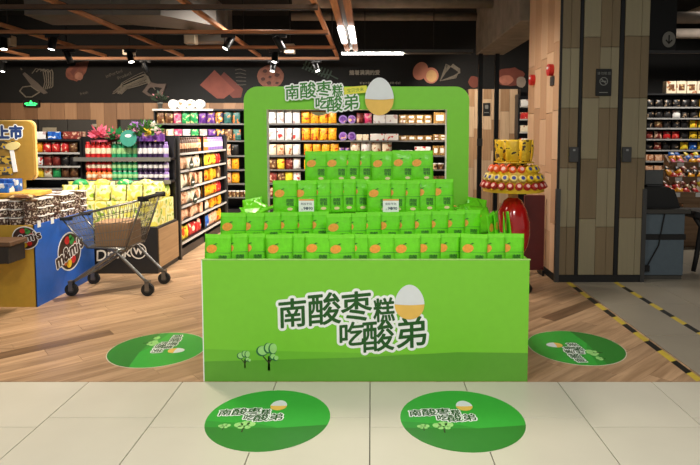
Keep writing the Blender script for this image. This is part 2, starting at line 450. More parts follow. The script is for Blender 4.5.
draw('meat_drawing', [(jit(75, 73, 9, 8, 14, .14, 3) , 0), ([(76, 63), (89, 61), (86, 72), (80, 80), (74, 74)], 0), ([(70, 72), (78, 63), (80, 66), (73, 75)], 1), (jit(79, 76, 4, 4, 10, .15, 5), 2)], [m_meat, M('dark_meat_print', (92, 48, 40), .8), m_pale])
r_ = random.Random(11); nd = []
for k in range(16):
    a = r_.uniform(-3, 3); b0 = r_.uniform(-6, 6)
    nd += [(s, 0) for s in stroke([(113 + r_.uniform(0, 10), 93 + b0 * .2), (124 + a, 86 + b0 * .5), (136 + a, 81 + b0 * .8), (146 + a, 77 + b0 * .9), (152 + b0 * .6, 84 + b0)], r_.uniform(.35, .7))]
nd += [([(143, 92), (149, 84), (152, 82.5), (150, 88), (147.5, 92), (152, 95.5), (154, 97), (149, 96)], 1), ([(152, 82.5), (158, 84), (167, 84), (163, 88), (156, 87), (150, 88)], 1), ([(167, 84), (163, 95), (154, 97), (152, 95), (159, 93), (163, 88)], 1)]
draw('noodle_and_packet_drawing', nd, [m_chalk, M('pale_packet_print', (90, 76, 68), .8)])
mb = MB()
def wall_words(mb, s, u, v, h, rot, bold=.0, mat=0):
    q = wallp(u, v); line_of(mb, s, q[0], q[1], h * YW / F, rot, .003, bold, mat)
wall_words(mb, 'imported', 114, 73.5, 3.0, 20); wall_words(mb, 'product', 124.5, 75.5, 3.0, 22); wall_words(mb, 'fresh', 84, 93, 2.6, 14)
mb.build('chalk_script', m_chalkd, wall, (0, YW, 0), FRONT)
draw('ham_slice_drawing', [([(224, 72), (243, 89), (241, 97.5), (233, 98), (216, 82)], 1), ([(200, 85), (214.5, 70), (235, 90), (224, 98.5), (217, 98.5)], 0)] + [(s, 2) for k in range(5) for s in stroke([(235 + k * .4, 70 + k * 3.6), (240, 69 + k * 4), (246, 71 + k * 3.4)], .6)], [m_ham, m_hamd, m_chalkd])
draw('cookie_drawing', [(jit(270.5, 76.5, 13.5, 11.5, 26, .03, 8), 0)] + [(jit(x, y, r, r * .8, 9, .2, int(x)), 1) for x, y, r in ((265, 71, 2.4), (272, 69, 2), (277, 75, 2.6), (270, 77, 1.6), (263, 79, 2.2), (269, 83, 2.6), (277, 83, 1.8))] + [(jit(272, 73, 2.2, 1.4, 9, .2, 1), 2)], [m_cook, m_cookd, m_pale])
herb = [(s, 0) for s in stroke([(303, 64), (312, 70), (322, 74), (330, 75), (338, 79)], 1.2)]
for k in range(9):
    x = 304 + k * 3.1; y = 65 + k * 1.25
    herb += [([(x, y), (x + 2, y - 4.5), (x + 3.4, y - 4), (x + 1.6, y + .5)], 0), ([(x, y), (x - 2.4, y + 3.6), (x - .6, y + 4.2), (x + 1.4, y)], 0)]
draw('herb_drawing', herb, [m_leaf])
draw('egg_drawing', [(rot2(ell(420.5, 71, 7.3, 9.3), 25, (420.5, 71)), 0), (ell(431, 75.5, 7.6, 8), 0), (ell(431.5, 76, 5.4, 6), 1)], [M('egg_shell_print', (186, 120, 98), .8, var=.1, scale=6), m_yolk])
wh = []
for k in range(9):
    wh += [(s, 0) for s in stroke([(440, 81), (446, 72 - k * 1.0), (453, 64 + k * .5), (460, 69 + k * .5), (456 - k, 78), (440, 81)], .5)]
draw('whisk_drawing', wh, [m_chalk])
draw('beef_drawing', [(jit(510, 77, 14.5, 9.5, 20, .1, 4), 0), (jit(506, 80, 7, 5, 12, .15, 6), 1), (jit(474, 82, 6, 6, 12, .1, 7), 0), (jit(521, 82, 5, 6, 10, .1, 9), 2)], [m_ham, M('beef_light_print', (172, 108, 88), .8, var=.2, scale=8), M('pale_board_print', (150, 134, 120), .8)])
mb = MB(); q = wallp(364.5, 72.5)
line_of(mb, '揣着满满的爱', q[0], q[1], 4.6 * YW / F, 0, .003, .004)
mb.build('wall_slogan', M('chalk_slogan', (150, 142, 128), .9), wall, (0, YW, 0), FRONT)
mb = MB()
for k in range(26):
    q = wallp(360.5 + k * 1.58, 83); r0 = random.Random(k)
    mb.box(q[0] - .009, q[0] + .009 * r0.random(), YW - .004, YW, q[1] - .02 * r0.uniform(.5, 1.4), q[1] + .03 * r0.uniform(.4, 1))
mb.build('chalk_caption_marks', M('chalk_slogan', (150, 142, 128), .9), wall)

# ---- wood-clad column face at the back, right of the arch
XC0, XC1, YC = ux(468, 11.6), ux(515, 11.6), 11.6
bc = tag(MB().box(XC0, XC1 + .1, YC + .02, YW - .006, 0, vz(89, YC)).build('wall_pier', M('pier_core', (60, 48, 38), .8)), 'pale wooden panelled wall section behind the black posts', 'wall', kind='structure')
m_boardA = wood('pale_board', (176, 148, 118), (200, 172, 140), .5, (24, 24, 1.3), .12)
m_boardB = wood('tan_board', (150, 116, 84), (172, 138, 104), .5, (24, 24, 1.3), .12)
us = [468, 474, 483, 491, 500, 509, 517]
for i in range(len(us) - 1):
    zz = vz(89, YC); k = i; first = (.35, .8, .2, .62, .45, .9, .3)[i]
    zt = zz; h = first
    while zt > 0.02:
        zb = max(zt - h, 0)
        MB().bbox(ux(us[i], YC) + .002, ux(us[i + 1], YC) - .002, YC - .01, YC + .02, zb + .002, zt - .002, .002).build('wall_board', m_boardA if k % 2 else m_boardB, bc)
        zt = zb; h = .62; k += 1
for X, lb in ((1.92, 'slim black steel post nearer the green arch'), (2.21, 'slim black steel post nearer the wooden pillar')):
    zt = 3.0
    t = thing('steel_post', lb, 'post', (X, 10.1, 0), group='black steel posts')
    MB().box(-.035, .035, -.035, .035, 0, zt).build('shaft', m_blackm, t)
    MB().box(-.07, .07, -.07, .07, 0, .02).build('foot_plate', m_blackm, t)
    MB().bbox(-.055, .04, -.07, -.035, vz(146, 10.1), vz(138.5, 10.1), .004).build('switch_box', m_dksteel, t)
# notice on the pier
t = tag(MB().bbox(ux(482.5, YC), ux(489.5, YC), YC - .025, YC - .01, vz(116, YC), vz(103, YC), .003).build('notice_sign', m_black), 'small black notice on the pale panelled wall behind the posts', 'sign')
mb = MB(); cx, cz = ux(486, YC), vz(108, YC)
mb.prism(rrect(cx - .035, cx + .035, cz - .02, cz + .06, .02), 0, .003, fn=lambda x, y, z: (x, YC - .025 - z, y)); mb.box(cx - .05, cx + .05, YC - .028, YC - .025, cz - .1, cz - .085)
mb.build('notice_print', M('grey_print', (120, 120, 116), .6), t)['kind'] = 'stuff'

# ---- the big pillar on the right, clad in boards
PXL, PXR, PYF, PYB, PT = 1.985, 2.93, 6.05, 7.25, 4.05
pil = tag(MB().box(PXL + .02, PXR - .02, PYF + .02, PYB, 0, PT).build('pillar', M('pillar_core', (18, 18, 18), .8)), 'wide square pillar clad in wooden boards with black channels', 'pillar', kind='structure')
m_pl = wood('pillar_board_light_shaded', (138, 128, 103), (143, 133, 107), .55, (30, 30, 1.5), .04)  # front boards: the dim light on this face is put into both tones
m_pd = wood('pillar_board_dark_shaded', (118, 102, 77), (124, 107, 81), .55, (30, 30, 1.5), .04)
m_ll = wood('pillar_board_light_lit', (206, 172, 140), (214, 180, 148), .55, (30, 30, 1.5), .05)  # side boards: same cladding, with the lamplight put into both tones
m_ld = wood('pillar_board_dark_lit', (188, 150, 118), (196, 158, 126), .55, (30, 30, 1.5), .05)
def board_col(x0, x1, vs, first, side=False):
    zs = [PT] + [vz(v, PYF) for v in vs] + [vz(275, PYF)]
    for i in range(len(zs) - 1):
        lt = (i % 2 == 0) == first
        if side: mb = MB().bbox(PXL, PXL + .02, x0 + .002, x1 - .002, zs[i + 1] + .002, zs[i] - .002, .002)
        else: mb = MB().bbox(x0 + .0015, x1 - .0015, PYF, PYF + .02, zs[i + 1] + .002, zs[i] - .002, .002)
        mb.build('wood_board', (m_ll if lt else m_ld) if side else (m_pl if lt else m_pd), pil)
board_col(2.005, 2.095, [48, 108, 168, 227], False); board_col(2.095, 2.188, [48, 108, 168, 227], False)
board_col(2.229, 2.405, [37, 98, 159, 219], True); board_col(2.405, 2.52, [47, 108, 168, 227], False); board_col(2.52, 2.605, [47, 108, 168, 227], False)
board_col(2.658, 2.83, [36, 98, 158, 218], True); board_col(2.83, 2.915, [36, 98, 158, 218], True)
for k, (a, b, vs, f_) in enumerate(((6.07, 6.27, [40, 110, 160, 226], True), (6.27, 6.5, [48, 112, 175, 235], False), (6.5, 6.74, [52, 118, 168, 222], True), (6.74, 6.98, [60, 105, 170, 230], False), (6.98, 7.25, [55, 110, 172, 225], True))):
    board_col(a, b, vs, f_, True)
for a, b in ((2.188, 2.229), (2.605, 2.658)):
    MB().box(a + .006, b - .006, PYF + .005, PYF + .02, 0, PT).build('black_channel', m_blackm, pil)
zb = vz(275, PYF)
MB().box(PXL - .004, PXR, PYF - .004, PYF + .02, 0, zb).build('skirting', m_black, pil)
MB().box(PXL - .004, PXL + .02, PYF + .02, PYB, 0, zb).build('skirting', m_black, pil)
for x in (PXL - .01, PXR - .035):
    MB().box(x, x + .045, PYF - .012, PYF + .03, 0, vz(189, PYF)).build('corner_guard', m_dksteel, pil)
MB().box(PXL - .002, PXL + .02, PYF - .002, PYF + .02, vz(189, PYF), PT).build('corner_trim', m_black, pil)
for a, b in ((569, 578), (622, 631)):
    o = MB().bbox(ux(a, PYF), ux(b, PYF), PYF - .03, PYF, vz(162, PYF), vz(147, PYF), .004).build('switch_box', m_dksteel, pil)
    c_ = ux((a + b) / 2, PYF); MB().box(c_ - .012, c_ + .012, PYF - .034, PYF - .03, vz(151, PYF), vz(149, PYF)).build('lamp_window', m_steel, o)
# no-smoking sign on the pillar
t = tag(MB().bbox(ux(594, PYF), ux(609.5, PYF), PYF - .018, PYF, vz(96, PYF), vz(69, PYF), .004).build('no_smoking_sign', m_black), 'black no-smoking sign on the front of the wooden pillar', 'sign')
mb = MB(); cx, cz = ux(601.5, PYF), vz(81.5, PYF)
FN = lambda x, y, z: (x, PYF - .018 - z, y)
o_, i_ = ell(cx, cz, .044, .044, 24), ell(cx, cz, .036, .036, 24)
for k in range(24): mb.prism([o_[k], o_[(k + 1) % 24], i_[(k + 1) % 24], i_[k]], 0, .002, fn=FN)
mb.prism(rot2([(cx - .04, cz - .004), (cx + .04, cz - .004), (cx + .04, cz + .004), (cx - .04, cz + .004)], -45, (cx, cz)), 0, .003, fn=FN)
mb.prism([(cx - .026, cz - .006), (cx + .026, cz - .006), (cx + .026, cz + .006), (cx - .026, cz + .006)], 0, .002, fn=FN)
for k, s in enumerate('请勿吸烟'):
    vs, fs, _, _ = glyph(s); mb.add([(cx - .054 + .036 * k + a * .03, PYF - .0195, cz + .083 + b * .03) for a, b in vs], fs)
mb.box(cx - .045, cx + .045, PYF - .0195, PYF - .018, cz - .12, cz - .112)
mb.build('sign_print', M('grey_print', (120, 120, 116), .6), t)['kind'] = 'stuff'
# alarm devices on the lit side of the pillar
for v, Y, lb in ((70, 6.3, 'red alarm sounder on pillar side, higher one near the corner'), (80, 7.0, 'red alarm button on pillar side, lower one at the back edge')):
    zc = vz(v, Y)
    t = thing('fire_alarm', lb, 'alarm', (PXL, Y, zc), group='red alarm devices on the pillar')
    MB().prism(ell(0, 0, .065, .065, 18), 0, .05, fn=lambda x, y, z: (-z, x, y)).build('housing', M('alarm_red', (196, 32, 30), .35), t)
    MB().prism(ell(0, .02, .02, .015, 12), .05, .06, fn=lambda x, y, z: (-z, x, y)).build('lens', m_white, t)
tag(MB().bbox(PXL - .02, PXL, 6.22, 6.32, vz(85.5, 6.26), vz(76.5, 6.26), .003).build('call_plate', m_dksteel), 'grey wall plate under the higher red alarm', 'plate')

# ---- concrete beam, pipes and ducts under the ceiling
m_conc = M('rough_concrete', (120, 112, 102), .9, var=.2, scale=5, bump=.5)
tag(MB().bbox(1.86, 2.36, PYB, 10.25, 3.0, 4.05, .01).build('ceiling_beam', m_conc), 'rough concrete beam running back from the wooden pillar', 'beam', kind='structure')
m_duct = M('galvanised_duct', (118, 112, 106), .5, .3, var=.12, scale=3)
m_pipe = M('grey_pipe_lagging', (128, 118, 108), .8, var=.15, scale=6)
for x, lb in ((.62, 'left one of two grey pipes hanging at top centre'), (.84, 'right one of two grey pipes hanging at top centre')):
    tag(MB().tube([(x - .12, 4.6, 3.72), (x, 7.7, 3.62), (x, 7.9, 3.7), (x, 7.95, 4.05)], .085, 12).build('ceiling_pipe', m_pipe), lb, 'pipe', 'grey ceiling pipes')
tag(MB().tube([(-1.2, 8.9, 3.62), (1.86, 8.9, 3.62)], .1, 12).build('cross_pipe', m_pipe), 'thick grey pipe crossing above the arch, nearer one', 'pipe', 'grey ceiling pipes')
tag(MB().tube([(-1.4, 10.2, 3.66), (1.86, 10.2, 3.66)], .07, 12).build('cross_pipe', m_pipe), 'grey pipe crossing above the arch, farther thinner one', 'pipe', 'grey ceiling pipes')
t = thing('air_duct', 'bent grey air duct above the wooden ceiling grid', 'duct', (-3.2, 8.2, 3.35))
MB().bbox(-1.5, -.3, -.35, .35, -.15, .25, .01).build('duct_run', m_duct, t)
MB().prism([(-.3, -.35), (.35, -.35), (.9, .4), (.9, 1.0), (-.3, .35)], -.15, .25).build('duct_elbow', m_duct, t)
MB().bbox(.3, .95, .9, 1.2, -.3, .25, .01).build('duct_outlet', m_duct, t)
for x in (-1.2, .3): MB().box(x, x + .02, -.02, .0, .25, .55).build('hanger', m_blackm, t)
t = thing('air_duct', 'wide dark air duct above the grid, nearer the camera', 'duct', (-2.9, 6.9, 3.55))
MB().bbox(-2.4, .5, -.3, .3, -.12, .28, .01).build('duct_run', M('dark_duct', (74, 70, 66), .6, .2), t)
for x in (-1.6, .2): MB().box(x, x + .02, -.02, .0, .28, .5).build('hanger', m_blackm, t)
for k, (y, z) in enumerate(((6.2, 3.75), (7.6, 3.88), (9.6, 3.88))):
    tag(MB().tube([(-8, y, z), (-.9, y, z)], .05, 8).build('sprinkler_pipe', m_pipe), ('nearest', 'middle', 'farthest')[k] + ' thin pipe running across above the wooden grid', 'pipe', 'thin pipes above the grid')

# ---- the hanging wooden grid
m_gridw = wood('grid_timber', (152, 100, 66), (188, 132, 92), .55, (1.5, 30, 30), .1)
m_gridy = wood('grid_timber_long', (152, 100, 66), (188, 132, 92), .55, (30, 1.5, 30), .1)
GZ = 3.0
grid = thing('ceiling_grid', 'hanging grid of reddish wooden bars over the shop', 'ceiling grid', (0, 0, GZ), kind='structure')
gx = [-.64 - 1.46 * k for k in range(6)]; gy = [6.55, 8.12, 9.52, 10.88]
for y in gy:
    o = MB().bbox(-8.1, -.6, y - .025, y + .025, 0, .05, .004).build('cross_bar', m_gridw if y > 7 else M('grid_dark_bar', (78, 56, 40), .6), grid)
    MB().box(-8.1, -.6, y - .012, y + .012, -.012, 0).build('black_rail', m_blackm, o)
for x in gx:
    MB().bbox(x - .03, x + .03, 4.4, 10.9, .05, .1, .004).build('long_bar', m_gridy, grid)
    MB().box(x - .014, x + .014, 4.4, 10.9, .1, .112).build('black_rail', m_blackm, grid)
    for y in (6.55, 9.52): MB().box(x - .008, x + .008, y - .008, y + .008, .1, 1.05).build('hanger_rod', m_blackm, grid)

# ---- track spotlights under the grid
m_lens_on = M('lamp_lens_lit', (255, 250, 240), .3, emit=14.0); m_lens_off = M('lamp_lens_dark', (40, 40, 42), .3)
SL = []
def spotlight(u, v, y, aim, on, label):
    bar = min(gy, key=lambda q: abs(q - y)); X = ux(u, bar, v)
    t = thing('track_spotlight', label, 'spotlight', (X, bar, GZ - .012), group='black track spotlights')
    MB().bbox(-.1, .1, -.02, .02, -.045, 0, .004).build('mount', m_blackm, t)
    MB().tube([(0, 0, -.04), (0, 0, -.11)], .012, 8).build('stem', m_blackm, t)
    d = Vector(aim).normalized(); q = d.to_track_quat('-Z', 'Y').to_euler()
    c = Vector((0, 0, -.12))
    o = MB().lathe([(.03, .11), (.048, .1), (.05, -.08), (.052, -.1), (.045, -.1), (.044, -.085)], 16).build('lamp_can', m_blackm, t, c, q)
    MB().lathe([(.044, -.088), (.044, -.084)], 16).build('lens', m_lens_on if on else m_lens_off, o)
    MB().box(-.056, -.05, -.012, .012, -.02, .12).build('yoke', m_blackm, t, c)
    if on:
        p0 = Vector((X, bar, GZ - .13)) + d * .13
        spot('spotlight_beam', p0, p0 + d, 55, 95, (1, .88, .72), 1.0, .04)
    return X, bar
for a in ((52, 26, 8.1, (-.1, -.3, -1), 1, 'lit spotlight in the second grid bay from the left'), (3, 28, 8.1, (.2, -.3, -1), 1, 'lit spotlight at the left edge of the picture, upper one'),
          (2, 58, 10.8, (.1, -.2, -1), 1, 'lit spotlight at the left edge of the picture, lower one'), (130, 44, 9.5, (.3, -.3, -1), 1, 'lit spotlight above the noodle drawing'),
          (228, 22, 8.1, (-.5, -.4, -1), 1, 'lit spotlight tilted left above the ham drawing'), (279, 22, 8.1, (.6, .4, -1), 0, 'unlit spotlight tilted right above the cookie drawing'),
          (275, 44, 9.5, (-.1, -.35, -1), 1, 'lit spotlight above the arch, upper of two in line'), (273, 57, 10.8, (-.1, -.4, -1), 1, 'lit spotlight above the arch, lower of two in line'),
          (316, 55, 10.8, (.4, -.4, -1), 1, 'lit spotlight nearest the grid corner over the arch'), (68, 44, 9.5, (.2, .4, -1), 0, 'unlit spotlight above the meat drawing'), (145, 56, 10.8, (.1, .5, -1), 0, 'unlit spotlight just right of the noodle drawing')):
    SL.append(spotlight(*a))
# sensors and speakers on the ceiling
for (u, v, y, lb) in ((8, 41, 8.9, 'white speaker box at far left above the grid'), (129, 51, 10.2, 'small white box above the noodle drawing'), (191, 39, 8.9, 'white speaker box above the ham drawing'), (290, 49, 9.9, 'white speaker box above the arch lettering')):
    p = P(u, v, y); hw = .085
    t = thing('ceiling_speaker', lb, 'speaker', p, group='white boxes above the grid')
    MB().bbox(-hw, hw, -hw, hw, -.08, .08, .01).build('case', M('offwhite_plastic', (176, 160, 138), .5), t)
    MB().tube([(0, 0, .08), (0, 0, 4.05 - p.z)], .01, 6).build('hanging_rod', m_blackm, t)
    MB().lathe([(.06, -.085), (.06, -.08)], 12).build('grille', m_dksteel, t)

# ---- lamp beam and tube light at the centre
t = thing('lamp_beam', 'wooden lamp beam with two bright lamps at top centre', 'lamp', (-.33, 0, 3.0))
MB().bbox(-.11, -.03, 4.6, 9.85, 0, .06, .004).build('timber_rail', m_gridy, t); MB().bbox(.03, .11, 4.6, 9.85, 0, .06, .004).build('timber_rail', m_gridy, t)
MB().box(-.03, .03, 4.6, 9.85, .02, .05).build('centre_channel', m_dksteel, t)
for x in (-.07, .07): MB().bbox(x - .04, x + .04, 7.55, 8.75, -.04, 0, .01).build('lit_tube', M('tube_lit', (255, 250, 244), .3, emit=9.0), t)
for y in (6, 9): MB().tube([(0, y, .04), (0, y, 1.05)], .008, 6).build('hanger_rod', m_blackm, t)
YT = 9.8; zt = vz(52.5, YT)
t = thing('tube_light', 'long horizontal light strip above the green arch, left half lit', 'lamp', (0, YT, zt))
MB().bbox(ux(341, YT), ux(472, YT), -.03, .03, 0, .05, .004).build('housing', m_dksteel, t)
MB().tube([(ux(342, YT), 0, -.018), (ux(403, YT), 0, -.018)], .022, 10).build('lit_tube', M('tube_lit', (255, 250, 244), .3, emit=9.0), t)
MB().tube([(ux(404, YT), 0, -.012), (ux(470, YT), 0, -.012)], .016, 10).build('unlit_tube', M('tube_dark', (96, 88, 80), .5), t)
for u in (365, 433): MB().tube([(ux(u, YT), 0, .05), (ux(u, YT), 0, 4.05 - zt)], .008, 6).build('hanger_rod', m_blackm, t)

# ---- exit sign
p = P(31.5, 103.5, YW - .07)
t = thing('exit_sign', 'small green running-man exit sign over the wooden panels', 'exit sign', p)
MB().bbox(-.165, .165, -.02, .04, -.07, .07, .006).build('case', m_black, t)
mb = MB(); FE = lambda x, y, z: (x, -.02 - z, y)
for pl in ([(-.13, -.02), (-.06, .0), (-.06, .02), (-.13, .005)], [(.06, .0), (.13, -.02), (.13, 0), (.06, .02)], ell(0, .045, .016, .014, 10), [(-.03, .03), (.03, .03), (.05, .0), (.0, -.01), (-.05, .0)], [(-.1, -.045), (.1, -.045), (.1, -.02), (-.1, -.02)]):
    mb.prism(pl, 0, .003, fn=FE)
mb.build('lit_pictogram', M('exit_green', (60, 255, 120), .4, emit=2.5), t)

# ================================================================== THE PROMOTION STAND
BX0, BX1, BY0, BY1, BZ = -1.07, 1.005, YB + .004, 4.72, .79
AY0, AY1 = 4.56, 4.66
stand = thing('promotion_stand', 'bright green cardboard promotion stand with stepped bin and arch', 'display stand', (0, 0, 0))
PF = BY0
fp = MB().box(BX0, BX1, PF, PF + .02, 0.0, BZ).build('front_panel', m_green, stand)
MB().box(BX0 - .006, BX0, PF - .002, PF + .022, 0, BZ + .003).build('white_edge', m_white, fp)
MB().box(BX0 - .006, BX1 + .006, PF - .002, PF + .022, BZ, BZ + .005).build('top_edge', M('green_card_edge', (170, 214, 120), .45), fp)
for x in (BX0, BX1 - .02): MB().box(x, x + .02, PF + .02, BY1, 0, BZ).build('side_panel', m_green, stand)
MB().box(BX0 + .02, BX1 - .02, BY1 - .02, BY1, 0, BZ).build('rear_panel', m_green, stand)
# printed hills on the front panel
def fpx(u, v): q = P(u, v, PF); return (q.x, q.z)
FF = lambda x, y, z: (x, PF - z, y)
def fprint(name, polys, mats):
    mb = MB()
    for k, (pl, mi) in enumerate(polys): mb.prism(pl, 0, .0006 + .0003 * k, mi, fn=FF)
    return mb.build(name, mats, fp)
hz = lambda v: vz(v, PF)
fprint('hill_print', [([(BX0, .002), (BX1, .002), (BX1, hz(353)), (.55, hz(352.2)), (-.1, hz(357.5)), (BX0, hz(361.5))], 0)], [m_greendk])
fprint('light_hill_print', [([(BX0, hz(361.3)), (-.1, hz(357.3)), (.3, hz(354.2)), (-.5, hz(351.5)), (BX0, hz(349))], 0)], [m_greenmid])
def tree_print(name, u, v, s, seed):
    r = random.Random(seed); x, z = fpx(u, v); mb = []
    mb.append(([(x - .006 * s, z), (x + .006 * s, z), (x + .004 * s, z + .07 * s), (x - .004 * s, z + .07 * s)], 0))
    mb.append(([(x - .002 * s, z + .04 * s), (x + .002 * s, z + .035 * s), (x + .03 * s, z + .075 * s), (x + .024 * s, z + .078 * s)], 0))
    mb.append(([(x - .002 * s, z + .035 * s), (x + .002 * s, z + .04 * s), (x - .026 * s, z + .072 * s), (x - .03 * s, z + .068 * s)], 0))
    for dx, dy, rx, ry in ((-.028, .098, .028, .026), (.0, .112, .02, .026), (.022, .108, .02, .028), (.02, .07, .014, .014), (.036, .062, .012, .012)):
        mb.append((ell(x + dx * s - .004 * s, z + dy * s - .003 * s, rx * s, ry * s, 14), 1)); mb.append((ell(x + dx * s, z + dy * s, rx * s * .85, ry * s * .85, 14), 2))
    return fprint(name, mb, [M('trunk_print', (44, 48, 22), .5), M('leaf_shadow_print', (38, 108, 60), .5), M('leaf_print', (158, 216, 128), .5)])
tree_print('tree_print', 245, 368, .85, 1); tree_print('tree_print', 269, 370.5, 1.35, 2)

# the slogan, in units of front-panel pixels around its centre
SLOGAN = [('南', 292.5, 312.5, 28.5, .98), ('酸', 324.5, 308.5, 32, 1), ('枣', 356.5, 306, 30.5, 1), ('糕', 384, 309.5, 24, .86), ('吃', 352, 334, 23.5, 1.05), ('酸', 378.5, 336, 31.5, .98), ('弟', 411.5, 332.5, 31, 1.0)]
SC0 = (353, 322)
def slogan(parent, k, loc, rot, z=.0, tilt=5.5, outline=True, ink=m_ink, thick=None):
    if outline:
        mb = MB()
        for ch, u, v, s, sx in SLOGAN: stamp(mb, ch, (u - SC0[0]) * k, -(v - SC0[1]) * k, s * k, tilt, z, 3.3 * k, 16, sx=sx, shear=.08)
        mb.build('lettering_outline', m_white, parent, loc, rot)
    mb = MB()
    for ch, u, v, s, sx in SLOGAN: stamp(mb, ch, (u - SC0[0]) * k, -(v - SC0[1]) * k, s * k, tilt, z + .0012, .55 * k, 8, sx=sx, shear=.08)
    mb.build('lettering', ink, parent, loc, rot)
def egg(parent, cx, cy, rx, ry, z, h, fn, name='egg_print'):
    cut = -.12
    a = math.asin(cut)
    E_ = lambda pts: [(cx + (px - cx) * (1 - .13 * (py - cy) / ry), py) for px, py in pts]
    o = MB().prism(E_(ell(cx, cy, rx, ry, 36)), z, z + h * .85, fn=fn).build(name + '_yolk', m_eggy, parent)
    MB().prism(E_(ell(cx, cy, rx * 1.002, ry * 1.002, 26, a, PI - a) + [(cx - rx * .5, cy + ry * (cut - .035)), (cx, cy + ry * (cut - .05)), (cx + rx * .5, cy + ry * (cut - .035))]), z, z + h, fn=fn).build(name + '_white', m_eggw, o)
kf = 3.63 / F
x, z = fpx(*SC0)
slogan(fp, kf, (x, PF - .0012, z), FRONT)
x, z = fpx(409.5, 302)
egg(fp, x, z, .094, .112, .001, .0045, FF)

# the arch
def apx(u, v): q = P(u, v, AY0); return (q.x, q.z)
ax0, azt = apx(243.5, 86.5); ax1, _ = apx(469.5, 86); ix0, izt = apx(266.5, 109.5); ix1, _ = apx(447, 109)
out = [(ax0, .3)] + [(ax0 + .11 - .11 * math.cos(R(a)), azt - .11 + .11 * math.sin(R(a))) for a in range(0, 91, 15)] + [(ax1 - .11 + .11 * math.sin(R(a)), azt - .11 + .11 * math.cos(R(a))) for a in range(0, 91, 15)] + [(ax1, .3)]
FA = lambda x, y, z: (x, AY0 + z, y)
arch = MB()
# legs and head as separate prisms of one continuous board
n = len(out)
inn = [(ix0, .3)] + [(ix0, izt)] + [(ix1, izt)] + [(ix1, .3)]
vv = []; ff = []
ring_o = out; 
# triangulated frame: left leg, head, right leg
left = [(ax0, .3), (ix0, .3), (ix0, izt)] + [p for p in out[1:8]][::-1] 
head_l = [out[7], (ix0, izt), (ix1, izt), out[8]]
right = [(ix1, .3), (ax1, .3)] + out[8:15][::-1] + [(ix1, izt)]
for pl in (left, head_l, right): arch.prism(pl, 0, AY1 - AY0, fn=FA)
bm = bmesh.new(); me = arch.mesh('arch', [m_green, m_white]); bm.from_mesh(me)
bmesh.ops.remove_doubles(bm, verts=bm.verts, dist=1e-5)
seen = {}
for f in bm.faces: seen.setdefault(tuple(sorted(v.index for v in f.verts)), []).append(f)
bmesh.ops.delete(bm, geom=[f for fs in seen.values() if len(fs) > 1 for f in fs], context='FACES_ONLY')
bmesh.ops.recalc_face_normals(bm, faces=bm.faces)
for f in bm.faces:
    if abs(f.normal.y) < .5: f.material_index = 1
bm.to_mesh(me); bm.free()
aro = put('arch', me, stand)
# header lettering cut out of board, with egg and yellow tag
kh = kf * .612
x, z = apx(322.5, 97)
hs = MB()
hy = AY0 - .03
ho = MB()
for k, (ch, u, v, s, sx) in enumerate(SLOGAN):
    cxx, czz = x + (u - SC0[0]) * kh, z - (v - SC0[1]) * kh
    h_ = (s * .5 - 1.0) * kh
    ho.prism(rot2([(cxx - h_ * sx, czz - h_), (cxx + h_ * sx, czz - h_), (cxx + h_ * sx, czz + h_), (cxx - h_ * sx, czz + h_)], 5.5, (cxx, czz)), .004, .03 - k * .0001, fn=lambda a, b, c: (a, AY0 - c + .0, b))
hso = ho.build('header_sign', m_white, aro)
slogan(hso, kh, (x, AY0 - .0302, z), FRONT, ink=m_inklight)
x2, z2 = apx(379.3, 96.8)
egg(aro, x2, z2, .112, .147, .0, .045, lambda a, b, c: (a, AY0 - c, b), 'egg_board')
x3, z3 = apx(355.5, 90.3)
yo = MB().prism(rot2([(x3 - .09, z3 - .028), (x3 + .09, z3 - .028), (x3 + .09, z3 + .028), (x3 - .09, z3 + .028)], 5, (x3, z3)), 0, .034, fn=lambda a, b, c: (a, AY0 - c, b)).build('yellow_tag', M('tag_yellow', (226, 222, 70), .5), aro)
mb = MB()
line_of(mb, '宝贝快来', x3, z3, .03, 5, 0); mb.build('tag_lettering', m_inklight, yo, (0, AY0 - .0345, 0), FRONT)
x4, z4 = apx(318, 111.5)
MB().prism(ell(x4, z4, .066, .03, 16, PI, 2 * PI), AY1 - AY0, AY1 - AY0 + .01, fn=FA).build('rear_egg_tab', M('raw_board', (186, 178, 156), .7), aro)

# steps inside the bin
def step(y0, y1, z, x0=BX0 + .02, x1=BX1 - .02): return MB().box(x0, x1, y0, y1, z - .02, z).build('step', m_greenmid, stand)
S1, S2, S3, S4 = .70, .81, 1.012, 1.215
step(PF + .02, 3.76, S1); step(3.76, 4.0, S2); 
MB().box(BX0 + .05, BX1 - .05, 4.0, 4.02, S1, S2).build('riser', m_greenmid, stand)
xs3 = (ux(270, 4.1), ux(457, 4.1)); xs4 = (ux(303, 4.35), ux(433.5, 4.35))
step(4.0, 4.9 - .19, S2 + .04)
MB().box(xs3[0], xs3[1], 4.02, 4.28, S2 + .04, S3).build('tier_block', m_greenmid, stand)
MB().box(xs4[0], xs4[1], 4.28, 4.5, S2 + .04, S4).build('tier_block', m_greenmid, stand)

